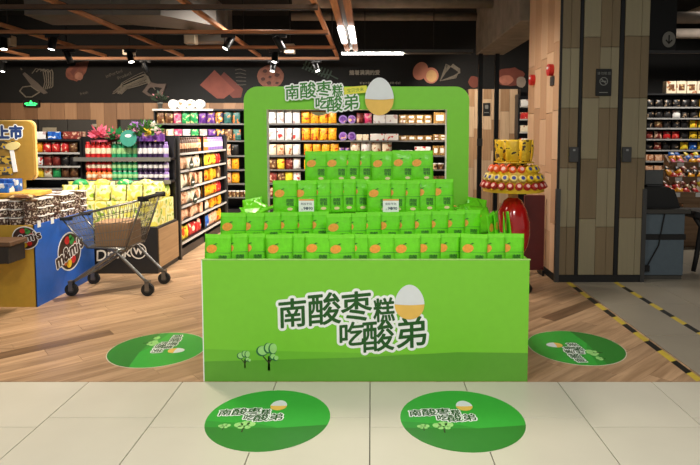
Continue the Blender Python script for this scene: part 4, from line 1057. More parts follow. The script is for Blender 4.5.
# rows of drinks
segs = [(83, 109.5, 'red'), (109.5, 122.5, 'green'), (122.5, 137, 'green'), (137, 162.5, 'dark purple'), (162.5, 177, 'lavender')]
for ti, (z, h, lay) in enumerate(((E1, .195, 1), (E2, .118, 2))):
    for lyr in range(lay):
        cnt = {}
        x = ux(83, YS) + .03
        while x < EX1 - .03:
            u = PX + x / YS * F
            c = next((s[2] for s in segs if s[0] <= u < s[1]), 'lavender')
            if ti == 1 and c == 'red' and lyr == 0: c = 'orange'
            i = cnt.get(c, 0); cnt[c] = i + 1
            nm = ('upper display shelf' if ti == 0 else ('lower display shelf, %s layer' % ('bottom' if lyr == 0 else 'top')))
            item('drink_bottle', bottle_me(.031, h, *BOT[c]), (x, YS + .05, z + .001 + lyr * (h + .001)), (0, 0, 0), '%s %s drink bottle from left on %s' % (nth(i), c, nm), 'bottle', 'drink bottles on the end display')
            x += .0635
# yellow packs on the base: lower cartons, upper soft packs
zl = EB
for k in range(8):
    x = EX1 - .075 - k * .142
    item('carton', carton_me(.136, vz(201, 6.5) - EB - .003, .13, pk['lime']), (x, EY0 + .075, zl + .001), (0, 0, 0), '%s pale yellow carton from right along the display base front' % nth(k), 'carton', 'yellow cartons on the end display')
for k in range(3):
    item('carton', carton_me(.136, vz(201, 6.5) - EB - .003, .13, pk['lime']), (EX1 - .072, EY0 + .222 + k * .142, zl + .001), (0, 0, R(90)), '%s pale yellow carton back from the corner along the display side' % nth(k), 'carton', 'yellow cartons on the end display')
    item('soft_pack', pouch_me(.15, .19, .09, pk['lime']), (EX1 - .08, EY0 + .26 + k * .145, vz(201, 6.5)), (R(-6), 0, R(84)), '%s yellow-green soft pack back from the corner along the display side' % nth(k), 'soft pack', 'yellow soft packs on the end display')
zu = vz(201, 6.5)
for k in range(6):
    x = EX1 - .1 - k * .185
    for j in range(2):
        item('soft_pack', pouch_me(.18, .185 + .03 * j, .1, pk['lime']), (x, EY0 + .08 + j * .13, zu + .001), (R(-8), 0, rnd.uniform(-.1, .1)), '%s yellow-green soft pack from right, %s line above the cartons' % (nth(k), ('front', 'rear')[j]), 'soft pack', 'yellow soft packs on the end display')
for k in range(4):
    item('soft_pack', pouch_me(.18, .1, .1, pk['green'] if k % 2 else pk['lime']), (EX1 - .2 - k * .24, EY0 + .12, zu + .19), (R(-75), 0, rnd.uniform(-.4, .4)), '%s soft pack lying on top of the yellow packs, from right' % nth(k), 'soft pack', 'packs lying on the yellow packs')
# decorations on top of the drinks display
ztop = E1 + .2
def deco(name, label, u, v, mats, fnb, cat='decoration'):
    q = P(u, v, YS); t = thing(name, label, cat, (q.x, YS - .01, ztop)); fnb(t, q.z - ztop); return t
m_pk = M('pink_paper', (236, 110, 140), .6, var=.2); m_gp = M('green_paper', (30, 128, 70), .6, var=.2); m_tl = M('teal_card', (56, 140, 124), .5); m_vio = M('violet_petals', (190, 140, 214), .6, var=.2)
def pinkf(t, dz):
    mb = MB(); tuft(mb, (0, 0, .05), .13, 70, 3, .05); tuft(mb, (.14, 0, .04), .11, 50, 4, .05); mb.build('paper_frill', m_pk, t); MB().box(-.1, .22, -.02, .02, -.003, .02).build('base_strip', m_pk, t)
deco('paper_garland', 'pink paper frill on top of the red drinks', 100, 136, None, pinkf)
def greenf(t, dz):
    mb = MB(); tuft(mb, (0, 0, .04), .11, 70, 5, .05); mb.build('paper_frill', m_gp, t); MB().box(-.1, .1, -.02, .02, -.003, .02).build('base_strip', m_gp, t)
deco('paper_garland', 'green paper frill beside the pink one on the drinks', 117, 135, None, greenf)
def tealf(t, dz):
    MB().prism(ell(0, .04, .1, .1, 24), 0, .006, fn=lambda x, y, z: (x, -.08 - z, y)).build('disc', m_tl, t); MB().prism(ell(0, .07, .04, .02, 12), .006, .008, fn=lambda x, y, z: (x, -.08 - z, y)).build('disc_print', m_white, t)
    MB().box(-.01, .01, -.08, .01, -.003, .01).build('holder', m_tl, t)
deco('round_sign', 'round teal cardboard sign before the flowers on the drinks', 131.5, 134, None, tealf, 'sign')
t = thing('flower_arrangement', 'bunch of lilac and yellow flowers on the drinks display', 'flowers', (ux(146, YS + .06), YS + .06, ztop))
MB().bbox(-.13, .13, -.06, .06, 0, .06, .006).build('trough', M('violet_card', (86, 66, 130), .5), t)
mb = MB(); tuft(mb, (0, 0, .08), .2, 120, 6, .05); mb.build('foliage', M('fresh_leaves', (70, 128, 56), .6, var=.3), t)
for k, (x, z, c) in enumerate(((-.24, .07, 0), (-.2, .1, 0), (-.11, .2, 1), (-.05, .17, 1), (.02, .19, 1), (-.1, .12, 3), (.07, .1, 0), (.1, .2, 2), (.14, .14, 2), (.17, .1, 3), (.02, .12, 0))):
    mb = MB(); tuft(mb, (0, 0, 0), .045, 26, 20 + k, .026); mb.sphere((0, 0, .0), .026, seg=8, rings=5)
    mb.build('blossom', (M('yellow_petals', (240, 212, 70), .6), m_vio, M('white_petals', (232, 226, 214), .6), M('rose_petals', (226, 160, 190), .6))[c], t, (x, -.06, z))
for k in range(2):
    item('carton', carton_me(.14, .1, .08, pk['purple']), (ux(146 + 9.5 * k, YS) + .02, YS + .035, ztop + .001 - .001), (0, 0, 0), '%s small violet carton before the flowers' % ('left', 'right')[k], 'carton', 'violet cartons by the flowers')

# ---- snack shelf farther left
LY = 8.9; lx0, lx1 = ux(12, LY), ux(83.5, LY)
lb_ = [vz(v, LY) for v in (152.5, 166, 178)]
ls = shelving('snack_shelf', 'black snack shelf at far left behind the yellow header', lx0, lx1, LY, LY + .5, [.3, .55, .75] + lb_[::-1], vz(141, LY), strip=m_strip)
cl = [['white', 'yellow', 'orange', 'red', 'red', 'brown', 'peach'], ['white', 'whitered', 'maroon', 'maroon', 'black', 'peach'], ['cream', 'yellow', 'cream', 'green', 'brown', 'peach']]
for ti, z in enumerate(lb_):
    x = lx0 + .09; cnt = {}
    while x < lx1 - .08:
        f_ = (x - lx0) / (lx1 - lx0); c = cl[ti][min(len(cl[ti]) - 1, int(f_ * len(cl[ti])))]; i = cnt.get(c, 0); cnt[c] = i + 1
        item('snack_pouch', pouch_me(.13, .155, .06, pk[c]), (x, LY + .07, z + .001), (0, 0, rnd.uniform(-.05, .05)), '%s %s snack pouch from left on %s board of snack shelf' % (nth(i), c, ('top', 'middle', 'bottom')[ti]), 'pouch', 'pouches on the snack shelf'); x += .137
for k in range(3):
    item('carton', carton_me(.28, .12, .25, pk[('white', 'blue', 'maroon')[k]]), (ux(42 + 15 * k, LY + .2), LY + .25, vz(141, LY) + .026), (0, 0, 0), '%s carton lying on top of the snack shelf' % ('white', 'blue', 'maroon')[k], 'carton')
MB().box(lx0, lx1, LY, LY + .5, vz(141, LY), vz(141, LY) + .025).build('top_board', m_shelf, ls)

# ================================================================== CANDY PALLET AT THE LEFT EDGE
CX, CY0, CY1, CZ = -3.07, 5.155, 6.25, .76
m_cy = M('candy_yellow_card', (184, 146, 48), .5, var=.04); m_cb = M('candy_blue_card', (38, 98, 196), .4, var=.05)
cp = thing('candy_pallet_bin', 'yellow and blue cardboard candy bin at the left edge', 'display bin', (0, 0, 0))
ff_ = MB().box(-4.6, CX - .005, CY0, CY0 + .015, 0, CZ).build('front_panel', m_cy, cp)
sf_ = MB().box(CX - .015, CX, CY0, CY1, 0, CZ).build('side_panel', m_cb, cp)
MB().box(-4.6, CX - .015, CY1 - .015, CY1, 0, CZ).build('rear_panel', m_cb, cp)
MB().box(-4.6, CX - .015, CY0 + .015, CY1 - .015, CZ - .03, CZ - .015).build('tray_board', m_card, cp)
def candy_logo(parent, y, z, s, rot, loc, tilt=14):
    """oval emblem with lettering and coloured sweets"""
    nb = [M('logo_white', (236, 236, 236), .5), M('logo_brown', (62, 38, 30), .5), M('sweet_red', (200, 40, 40), .4), M('sweet_yellow', (240, 200, 50), .4), M('sweet_green', (60, 150, 70), .4), M('sweet_orange', (232, 120, 40), .4)]
    mb = MB(); mb.prism(rot2(ell(y, z, .245 * s, .215 * s, 30), -12, (y, z)), 0, .001, 0); 
    o = mb.build('emblem_outline', nb[0], parent, loc, rot)
    MB().prism(rot2(ell(y, z, .228 * s, .198 * s, 30), -12, (y, z)), .001, .0016).build('emblem_oval', nb[1], o)
    for dx, dy, rr, c in ((-.05, .13, .05, 2), (.05, .11, .05, 4), (-.02, -.13, .055, 3), (.07, -.1, .05, 2), (-.09, -.1, .045, 5), (.1, .06, .04, 2), (.02, .15, .035, 4)):
        MB().prism(ell(y + dx * s, z + dy * s, rr * s, rr * s * .9, 14), .0016, .0022).build('sweet_print', nb[c], o)
    mb = MB(); line_of(mb, "m&m's", y, z, .135 * s, tilt, .0026, .02 * s, n=10); mb.build('lettering_outline', nb[0], o)
    mb = MB(); line_of(mb, "m&m's", y, z, .135 * s, tilt, .0034, .008 * s); mb.build('lettering', nb[1], o)
candy_logo(sf_, 5.74, .40, .92, SIDE, (CX, 0, 0))
candy_logo(ff_, ux(21, CY0), vz(238, CY0), .5, FRONT, (0, CY0, 0))
for k, y in enumerate((5.2, 5.42)): MB().box(CX, CX + .003, y, y + .05, CZ - .03, CZ + .03).build('paper_clip', m_white, cp)
# tubs of chocolate stacked on it
tr, th_ = .062, .078
for lay in range(3):
    cnt = 0
    for j in range(8):
        for i in range(6):
            if i > 2 and j > 0: continue
            if lay < 2 and 0 < i and 0 < j: continue
            cnt += 1
            item('chocolate_tub', tub_me(tr, th_, pk['cocoa'], mp_white if (i + j) % 3 else mp_brn), (CX - .085 - i * .131, CY0 + .09 + j * .131, CZ - .0145 + lay * (th_ + .001)), (0, 0, rnd.uniform(0, 3)),
                 'brown and white chocolate tub, %s layer, %s line back, %s from the blue side' % (('bottom', 'middle', 'top')[lay], nth(j), nth(i)), 'tub', 'chocolate tubs on the candy bin')
item('chocolate_bag', pouch_me(.17, .2, .05, pk['brown']), (-3.12, 5.235, CZ + .25), (R(-88), 0, R(90)), 'brown chocolate bag lying on the stacked tubs', 'bag')
# header stand with yellow board and shelf
hd = thing('candy_header', 'yellow header board with blue lettering above the candy bin', 'header board', (-3.72, 5.75, CZ))
z1h = vz(121, 5.7) - CZ; z0h = vz(180, 5.7) - CZ
hb = MB().prism(rrect(-.5, ux(32, 5.7) + 3.72, z0h, z1h, .06), 0, .04, fn=lambda x, y, z: (x, -z, y)).build('header_panel', M('header_yellow_shaded', (150, 116, 44), .5, var=.05), hd)  # header yellow darkened, the shadow on it put into the colour
MB().prism(rrect(-.5, ux(32, 5.7) + 3.72 + .012, z0h - .005, z1h + .01, .065), -.012, 0, fn=lambda x, y, z: (x, -z, y)).build('white_edge', M('header_edge', (226, 196, 130), .5), hd)
MB().box(-.48, .2, 0, .05, -.0145, z0h + .1).build('support_post', m_cy, hd)
mb = MB()
zc = vz(132, 5.7) - CZ
for ch, u in (('上', 2), ('市', 15.5)): stamp(mb, ch, ux(u, 5.7) + 3.72, zc, .125, 0, .0405, .018, 10)
mb.build('lettering_outline', m_white, hb, (0, 0, 0), FRONT)
mb = MB()
for ch, u in (('上', 2), ('市', 15.5)): stamp(mb, ch, ux(u, 5.7) + 3.72, zc, .125, 0, .042, .008, 8)
mb.build('lettering', M('header_blue', (36, 62, 120), .5), hb, (0, 0, 0), FRONT)
mb = MB()
for k in range(5): mb.box(-.3 + .1 * k, -.22 + .1 * k, -.043, -.04, vz(149, 5.7) - CZ, vz(141, 5.7) - CZ)
for k in range(2): mb.box(-.48, .12, -.043, -.04, vz(164 + 11 * k, 5.7) - CZ, vz(156 + 11 * k, 5.7) - CZ)
o = mb.build('pattern_print', pack('header_pattern', (58, 56, 52), (200, 164, 60), (60, 90, 150), 20), hb); o['kind'] = 'stuff'
so = MB().prism(rot2([(.13, vz(172, 5.7) - CZ), (.17, vz(172, 5.7) - CZ), (.16, vz(148, 5.7) - CZ), (.12, vz(148, 5.7) - CZ)], 5, (.15, .5)), .041, .048, fn=lambda x, y, z: (x, -z, y)).build('spoon_handle_print', m_white, hb)
MB().prism(rot2(ell(.14, vz(146, 5.7) - CZ, .075, .04, 16), 10, (.14, vz(146, 5.7) - CZ)), .041, .05, fn=lambda x, y, z: (x, -z, y)).build('spoon_bowl_print', M('spoon_cream', (224, 206, 140), .5), hb)
# little yellow shelf with blue packs
sh = MB().bbox(-.55, ux(41, 5.55) + 3.72, -.42, -.045, vz(190.5, 5.5) - CZ - .05, vz(190.5, 5.5) - CZ - .01, .005).build('yellow_shelf', M('shelf_amber', (226, 170, 70), .5), hd)
MB().box(-.5, -.46, -.4, -.05, .2, vz(190.5, 5.5) - CZ - .05).build('shelf_prop', m_cy, hd); MB().box(.1, .14, -.09, -.05, .28, vz(190.5, 5.5) - CZ - .05).build('shelf_prop', m_cy, hd)
for j in range(2):
    for k in range(7):
        item('candy_pack', carton_me(.1, .085 + .035 * j, .1, pk['blue']), (-4.16 + .115 * k, 5.75 - .35 + .13 * j, vz(190.5, 5.5) - .009), (0, 0, rnd.uniform(-.1, .1)), '%s blue candy pack from left, %s line on the yellow shelf' % (nth(k), ('front', 'rear')[j]), 'candy pack', 'blue candy packs on the yellow shelf')
# wooden tray end at the very edge of the picture
t = thing('wooden_tray', 'dark wooden tray cut off by the left picture edge', 'tray', (-3.55, 4.95, 0))
zt0, zt1 = vz(261, 4.95), vz(237, 4.95)
MB().bbox(-.5, ux(12, 4.95) + 3.55, -.12, .12, zt0, zt1 - .06, .006).build('tray_body', M('tray_dark', (34, 28, 24), .6), t)
MB().bbox(-.5, ux(15, 4.95) + 3.55, -.14, .12, zt1 - .06, zt1 - .02, .006).build('tray_rim', M('tray_rim_wood', (92, 66, 44), .6), t)
for y in (-.1, .1): MB().box(-.45, -.4, y - .02, y + .02, 0, zt0).build('leg', m_black, t)
MB().box(-.1, -.06, .05, .09, 0, zt0).build('leg', m_black, t)

# ================================================================== SHOPPING CART
ct = thing('shopping_cart', 'steel wire shopping cart parked by the blue candy bin', 'shopping cart', (-2.6, 5.75, 0))
hw = .23
def W(x, y, z): return (x, y, z)
# key points in cart space (x along its length, handle end at +x)
TR, TL, BR, BL = (.37, .95), (-.44, .755), (.2, .47), (-.2, .47)
yr, yf = hw, hw * .8
fr = MB()
m_wire = M('zinc_wire', (118, 116, 112), .35, .8)
for s in (-1, 1):
    fr.tube([(TR[0], s * yr, TR[1]), (TL[0], s * yf, TL[1])], .010, 6); fr.tube([(BR[0], s * yr, BR[1]), (BL[0], s * yf, BL[1])], .009, 6)
    fr.tube([(TR[0], s * yr, TR[1]), (BR[0], s * yr, BR[1])], .010, 6); fr.tube([(TL[0], s * yf, TL[1]), (BL[0], s * yf, BL[1])], .008, 6)
fr.tube([(TL[0], -yf, TL[1]), (TL[0], yf, TL[1])], .010, 6); fr.tube([(BL[0], -yf, BL[1]), (BL[0], yf, BL[1])], .008, 6); fr.tube([(BR[0], -yr, BR[1]), (BR[0], yr, BR[1])], .008, 6)
fr.build('basket_frame', m_wire, ct)
def lerp(a, b, t): return a + (b - a) * t
for s in (-1, 1):
    wm = MB()
    for k in range(1, 19):
        t = k / 19; wm.tube([(lerp(BL[0], BR[0], t), s * lerp(yf, yr, t), BL[1]), (lerp(TL[0], TR[0], t), s * lerp(yf, yr, t), lerp(TL[1], TR[1], t))], .0026, 4, smooth=False)
    for k in range(1, 5):
        t = k / 5; wm.tube([(lerp(BL[0], TL[0], t), s * yf, lerp(BL[1], TL[1], t)), (lerp(BR[0], TR[0], t), s * yr, lerp(BR[1], TR[1], t))], .003, 4, smooth=False)
    wm.build('side_wires', m_wire, ct)['kind'] = 'stuff'
wm = MB()
for k in range(1, 9):
    y = k / 9 * 2 - 1
    wm.tube([(BL[0], y * yf, BL[1]), (TL[0], y * yf, TL[1])], .0026, 4, smooth=False)
for k in range(1, 4): t = k / 4; wm.tube([(lerp(BL[0], TL[0], t), -yf, lerp(BL[1], TL[1], t)), (lerp(BL[0], TL[0], t), yf, lerp(BL[1], TL[1], t))], .0026, 4, smooth=False)
wm.build('front_wires', m_wire, ct)['kind'] = 'stuff'
wm = MB()
for k in range(0, 15):
    y = (k / 14 * 2 - 1) * yr; wm.tube([(BR[0], y, BR[1]), (TR[0], y, TR[1])], .003, 4, smooth=False)
for k in range(1, 6): t = k / 6; wm.tube([(lerp(BR[0], TR[0], t), -yr, lerp(BR[1], TR[1], t)), (lerp(BR[0], TR[0], t), yr, lerp(BR[1], TR[1], t))], .003, 4, smooth=False)
wm.build('rear_gate_wires', m_wire, ct)['kind'] = 'stuff'
wm = MB()
for k in range(0, 12):
    y = k / 11 * 2 - 1; wm.tube([(BL[0], y * yf, BL[1]), (BR[0], y * yr, BR[1])], .003, 4, smooth=False)
for k in range(1, 6): x = lerp(BL[0], BR[0], k / 6); wm.tube([(x, -yf, BL[1]), (x, yf, BL[1])], .003, 4, smooth=False)
wm.build('bottom_wires', m_wire, ct)['kind'] = 'stuff'
MB().tube([(TR[0] + .035, -yr - .02, TR[1] + .02), (TR[0] + .035, yr + .02, TR[1] + .02)], .02, 10).build('handle', m_rubber, ct)
for s in (-1, 1):
    MB().bbox(TR[0] - .04, TR[0] + .06, s * yr - .018, s * yr + .018, TR[1] - .015, TR[1] + .035, .006).build('handle_bracket', m_rubber, ct)
    MB().bbox(TL[0] - .02, TL[0] + .1, s * yf - .014, s * yf + .014, TL[1] - .012, TL[1] + .02, .005).build('corner_bumper', m_rubber, ct)
for s in (-1, 1):
    MB().tube([(-.35, s * .225, .13), (-.3, s * .225, .16), (.08, s * .225, .42), (.14, s * .225, .46)], .016, 8).build('chassis_leg', m_wire, ct)
    MB().tube([(.4, s * .225, .13), (.36, s * .225, .17), (.12, s * .225, .42), (.06, s * .225, .46)], .016, 8).build('chassis_leg', m_wire, ct)
    MB().tube([(.02, s * .225, .46), (.2, s * .225, .46)], .014, 8).build('chassis_rail', m_wire, ct)
for y in (-.2,): pass
MB().tube([(-.3, -.225, .16), (-.3, .225, .16)], .012, 8).build('cross_bar', m_wire, ct); MB().tube([(.1, -.225, .44), (.1, .225, .44)], .012, 8).build('cross_bar', m_wire, ct)
wheel_me = MB().prism(ell(0, 0, .062, .062, 20), -.016, .016, fn=lambda x, y, z: (x, z, y)).mesh('wheel', m_rubber)
hub_me = MB().prism(ell(0, 0, .03, .03, 14), -.019, .019, fn=lambda x, y, z: (x, z, y)).mesh('hub', m_dksteel)
fork_me = MB().box(-.02, .02, -.028, -.022, -.01, .085).box(-.02, .02, .022, .028, -.01, .085).box(-.022, .022, -.028, .028, .07, .09).mesh('fork', m_wire)
for x in (-.35, .4):
    for s in (-1, 1):
        wo = put('wheel', wheel_me, ct, (x, s * .225, .062)); put('hub', hub_me, wo); put('fork', fork_me, wo)
tag(MB().bbox(-.17, .17, -.15, .15, 0, .24, .004).build('cardboard_box', m_card, None, (-2.57, 5.75, .4745)), 'brown cardboard box inside the shopping cart', 'box')

# ================================================================== CANDY STAND RIGHT OF THE BIN
SX, SY = 1.44, 5.75
cs = thing('candy_stand', 'red rounded candy stand carrying a yellow tiered tray', 'candy stand', (SX, SY, 0))
m_redg = M('glossy_red', (190, 26, 24), .18, var=.03, coat=.5)
zt = vz(191, SY); zb_ = vz(168, SY)
MB().lathe([(.2, 0), (.21, .03), (.19, .06), (.07, .1), (.06, .3)], 24).build('foot', M('foot_dark', (30, 28, 28), .5), cs)
MB().lathe([(.06, .3), (.11, .36), (.155, .46), (.175, .58), (.17, .7), (.14, .82), (.09, .92), (.05, .95)], 28).build('red_body', m_redg, cs)
MB().lathe([(.05, .9), (.05, zt)], 14).build('neck', M('tan_plastic', (190, 140, 90), .5), cs)
tr_ = MB().lathe([(.1, zt - .01), (.3, zt), (.305, zt + .03), (.26, zt + .1), (.235, zb_ - .03), (.17, zb_), (.05, zb_)], 32, smooth=False).build('yellow_tray', M('tray_yellow', (226, 186, 40), .4), cs)
MB().lathe([(.03, zb_), (.03, zb_ + .05), (.2, zb_ + .055), (.2, zb_ + .065)], 16).build('bag_rack', M('tray_yellow', (226, 186, 40), .4), cs)
lid_me = {}
for c, nm in (((170, 34, 30), 'red'), ((228, 92, 40), 'orange'), ((236, 216, 130), 'cream'), ((236, 200, 50), 'yellow')):
    lid_me[nm] = MB().lathe([(.034, 0), (.036, .006), (.036, .03), (.03, .04)], 14, mats=[0, 0, 0]).lathe([(.019, .04), (.019, .043)], 12, mat=1).mesh('candy_tube', [M('candy_lid_' + nm, c, .3), M('candy_lid_dot_' + nm, (60, 70, 150) if nm in ('cream', 'yellow') else (236, 190, 180), .4)])
for ri, (r, z, n, cols) in enumerate(((.285, zt + .06, 23, ['red']), (.258, zt + .135, 21, ['cream', 'cream', 'yellow']), (.21, zb_ - .014, 17, ['orange', 'orange', 'yellow']))):
    for k in range(n):
        a = 2 * PI * k / n; c = cols[k % len(cols)] if ri == 0 else (cols[2] if math.cos(a) > .35 else cols[0])
        e = Vector((math.cos(a), math.sin(a), .55)).to_track_quat('Z', 'Y').to_euler()
        item('candy_tube', lid_me[c], (SX + r * math.cos(a), SY + r * math.sin(a), z), e, 'round %s candy tube, %s ring of the yellow tray, %s around' % (c, ('lower', 'middle', 'upper')[ri], nth(k)), 'candy tube', 'candy tubes on the yellow tray')
pk['candyyellow'] = pack('pack_candy_yellow', (224, 178, 34), (236, 196, 48), (70, 50, 36), 20, t1=.5, t2=.6)
zr = zb_ + .066
for k in range(7):
    a = R(-160 + 51 * k); r = .16
    item('candy_bag', pouch_me(.135, .22, .05, pk['candyyellow']), (SX + r * math.cos(a), SY + r * math.sin(a), zr), (R(5), 0, a + PI / 2), '%s yellow candy bag around the top of the candy stand' % nth(k), 'candy bag', 'yellow bags on the candy stand')
# dark red board behind it
t = thing('red_board', 'dark red board standing beside the pillar foot', 'board', (1.86, 6.4, 0))
MB().bbox(-.13, .1, -.02, .02, .05, vz(195, 6.4), .006).build('panel', M('board_maroon', (84, 22, 24), .45), t)
for x in (-.1, .06): MB().box(x, x + .02, -.1, .1, 0, .06).build('foot', m_blackm, t)

# ================================================================== RIGHT SIDE BEHIND THE PILLAR
CY = 6.15
cx0, cx1, ctop = 2.95, ux(691, CY), vz(209, CY)
cb_ = thing('service_counter', 'blue-grey service counter with black band beside the pillar', 'counter', (0, CY, 0))
m_bg = M('blue_grey_laminate', (84, 98, 108), .5)
zband = vz(237, CY)
MB().bbox(cx0, cx1 - .03, 0, .6, .05, zband - .03, .004).build('lower_door', m_bg, cb_)
MB().bbox(cx0, cx1 - .03, 0, .6, zband + .03, ctop - .05, .004).build('upper_door', m_bg, cb_)
MB().box(cx0, cx1 - .015, .0 - .004, .6, zband - .03, zband + .03).build('black_band', m_black, cb_)
MB().box(cx0, cx1 - .03, .02, .6, 0, .05).build('plinth', M('plinth_grey', (66, 64, 58), .6), cb_)
MB().bbox(cx0, cx1 + .02, -.03, .62, ctop - .05, ctop, .006).build('worktop', M('worktop_dark', (58, 56, 52), .5), cb_)
mb = MB(); zs = vz(188, CY)
MB().prism([(cx0 + .02, ctop), (cx1 - .03, ctop), (cx1 - .1, zs - .03), (cx1 - .17, zs), (cx0 + .02, zs)], .0, .3, fn=lambda x, y, z: (x, .1 + z, y)).build('black_hood', m_black, cb_)
MB().tube([(ux(667, CY), -.012, ctop - .05), (ux(665, CY), -.012, vz(225, CY)), (ux(662, CY), -.012, vz(245, CY)), (ux(653, CY), -.012, vz(262, CY)), (ux(650, CY), -.012, vz(268, CY))], .007, 6).build('power_cable', m_rubber, cb_)
MB().bbox(ux(650, CY) - .03, ux(650, CY) + .03, -.04, 0, vz(270, CY) - .01, vz(265, CY) + .005, .006).build('plug', m_rubber, cb_)
t = thing('card_terminal', 'grey screen standing on the black hood of the counter', 'screen', (ux(655, CY + .2), CY + .2, zs + .001))
MB().bbox(-.09, .09, -.04, .04, 0, .02, .004).build('foot', m_dksteel, t); MB().bbox(-.1, .1, -.02, .02, .02, vz(170, CY + .2) - zs, .006).build('case', M('screen_grey', (78, 80, 80), .4), t)
# far shelf on the right
RY = 10.6; rx0, rx1 = ux(645, RY), 8.6
RB = [vz(v, RY) for v in (107, 118, 128, 139, 150, 161, 172, 183)]
rs = shelving('far_wall_shelf', 'long dark shelf with packets behind the pillar on the right', rx0, rx1, RY, RY + .6, RB, vz(95, RY), strip=M('price_strip_grey', (160, 160, 158), .35))
MB().box(rx0, rx1, RY, RY + .6, vz(95, RY), vz(95, RY) + .03).build('top_board', m_shelf, rs)
RC = [['black', 'black', 'black', 'black', 'black', 'candyyellow'], ['black', 'black', 'white', 'black', 'candyyellow'], ['black', 'brown', 'black', 'black', 'yellow', 'yellow'], ['maroon', 'red', 'black', 'candyyellow'], ['black', 'maroon', 'black', 'yellow', 'blue', 'candyyellow'], ['peach', 'peach', 'peach', 'red'], ['peach', 'peach', 'maroon'], ['maroon', 'peach']]
for ti, z in enumerate(RB):
    x = rx0 + .12; cnt = {}
    while x < 7.2:
        c = RC[ti][min(len(RC[ti]) - 1, int((x - rx0) / 1.25 * len(RC[ti])))]; i = cnt.get(c, 0); cnt[c] = i + 1
        item('snack_pouch' if ti < 5 else 'carton', pouch_me(.15, .14, .06, pk[c]) if ti < 5 else carton_me(.14, .12, .1, pk[c]), (x, RY + .09, z + .001), (0, 0, rnd.uniform(-.1, .1) if ti < 5 else 0), '%s %s %s from left, %s board of the far right shelf' % (nth(i), c.replace('candyyellow', 'mustard'), 'pouch' if ti < 5 else 'carton', nth(ti)), 'pouch' if ti < 5 else 'carton', 'packets on the far right shelf')
        x += .165
for k in range(8):
    item('carton', carton_me(.18, .23, .15, pk['cream'], pk['brown']), (ux(669 + 10.2 * k, RY + .1), RY + .15, vz(95, RY) + .031), (0, 0, 0), '%s white printed carton on top of the far right shelf' % nth(k), 'carton', 'white cartons on the far right shelf')
# sloping sweet bins
SBX, SBY = ux(668, 8.0), 8.0
sb = thing('sweet_bin', 'sloping wooden bin rack of wrapped sweets at the right edge', 'bin rack', (SBX, SBY, 0))
wd_ = 1.6
m_bw = wood('bin_wood', (120, 92, 66), (142, 112, 82), .6, (1.4, 26, 26), .08)
tiers = [(0, .78), (.22, .98), (.44, 1.18)]
MB().bbox(0.25, wd_, .0, .7, .0, .62, .006).build('cabinet', m_bw, sb); MB().box(.25, wd_, -.01, 0, .45, .47).build('groove', m_black, sb)
for k, (dy, z) in enumerate(tiers):
    MB().prism([(dy, z - .16), (dy + .24, z - .16), (dy + .24, z + .1), (dy + .22, z + .1), (dy + .02, z - .06), (dy + .02, z), (dy, z)], 0.02 + .14 * k, wd_, fn=lambda x, y, zz: (zz, x, y)).build('sloping_tray', m_bw, sb)
    for j in range(4): MB().box(.1 + .14 * k + j * .32, .2 + .14 * k + j * .32, dy - .004, dy, z - .07, z - .01).build('price_ticket', mp_white, sb)
    cnt = 0
    for j in range(9):
        for i in range(3):
            c = (['orange', 'red', 'brown', 'maroon', 'yellow', 'black'], ['red', 'orange', 'black', 'maroon', 'black', 'white'], ['pink', 'orange', 'blue', 'yellow', 'orange', 'red'])[k][(j // 2 + i) % 6]
            item('wrapped_sweet', pouch_me(.1, .1, .05, pk[c]), (SBX + .09 + .14 * k + j * .13, SBY + dy + .045 + .06 * i, z - .035 + .046 * i), (R(-35), rnd.uniform(-.5, .5), rnd.uniform(-.6, .6)), '%s wrapped sweet, %s tray of bin rack, column %s, line %s' % (c, ('bottom', 'middle', 'top')[k], nth(j), nth(i)), 'sweet', 'wrapped sweets in the bin rack')
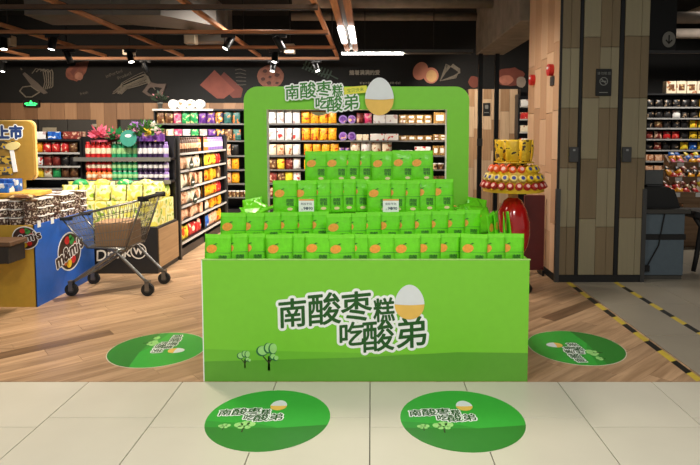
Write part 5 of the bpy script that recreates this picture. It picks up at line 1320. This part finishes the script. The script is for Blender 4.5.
# black chair base at the edge
t = thing('office_chair', 'black chair with curved leg cut off by the right picture edge', 'chair', (ux(706, 6.6), 6.6, 0))
zs_ = vz(208, 6.6)
MB().bbox(-.2, .25, -.22, .22, zs_ - .1, zs_ - .02, .02).build('seat', m_black, t)
MB().tube([(-.17, -.15, zs_ - .09), (-.1, -.15, zs_ - .2), (-.14, -.15, .2), (-.17, -.15, .02)], [.03, .03, .028, .025], 8).build('leg', m_black, t)
MB().tube([(.2, -.15, zs_ - .09), (.22, -.15, .02)], .025, 8).build('leg', m_black, t)
for x in (-.17, .2): MB().tube([(x, .15, zs_ - .09), (x, .15, .02)], .025, 8).build('leg', m_black, t)
MB().bbox(.2, .26, -.2, .2, zs_ - .02, zs_ + .4, .02).build('backrest', m_black, t)
# hanging black banner with arrow
BY_ = 8.0
t = thing('hanging_banner', 'tall black banner with round arrow sign right of the pillar', 'banner', (0, BY_, 0))
bx0_, bx1_ = ux(648, BY_, 50), ux(676.5, BY_, 30); bz0 = vz(50, BY_)
MB().box(bx0_ - .1, bx1_, 0, .03, bz0, 3.95).build('banner_panel', M('banner_black', (12, 13, 14), .6), t)
q = P(668.8, 39.5, BY_)
o = MB().prism(ell(q.x, q.z, .09, .108, 26), 0, .006, fn=lambda x, y, z: (x, -z, y)).build('arrow_disc', M('disc_grey', (150, 148, 140), .6), t)
mb = MB(); FN2 = lambda x, y, z: (x, -.006 - z, y)
mb.prism([(q.x - .009, q.z - .05), (q.x + .009, q.z - .05), (q.x + .009, q.z + .06), (q.x - .009, q.z + .06)], 0, .002, fn=FN2)
mb.prism([(q.x - .05, q.z - .012), (q.x, q.z - .066), (q.x + .05, q.z - .012), (q.x + .038, q.z), (q.x, q.z - .042), (q.x - .038, q.z)], 0, .003, fn=FN2)
mb.build('arrow', m_black, o)
MB().box(bx0_ - .1, 8.8, -.02, .02, vz(53.5, BY_), vz(50.5, BY_)).build('support_rail', m_dksteel, t)
for x in (bx0_, bx1_ - .05): MB().box(x, x + .02, .005, .025, 3.95, 4.05).build('hanger', m_blackm, t)
for k, (x, z) in enumerate(((4.2, 3.55), (5.6, 3.7), (7.2, 3.7))):
    tag(MB().bbox(x, x + .14, 5.6, 11, z, z + .07, .004).build('ceiling_tray', M('cable_tray', (146, 134, 118), .6)), ('nearest', 'middle', 'farthest')[k] + ' pale cable tray on the ceiling right of the banner', 'cable tray', 'cable trays on the right')
for k, y in enumerate((9.0, 10.4)):
    tag(MB().tube([(3.2, y, 3.4), (8.9, y, 3.4)], .09, 10).build('ceiling_pipe', m_pipe), ('nearer', 'farther')[k] + ' thick pipe crossing the ceiling right of the banner', 'pipe', 'pipes on the right')
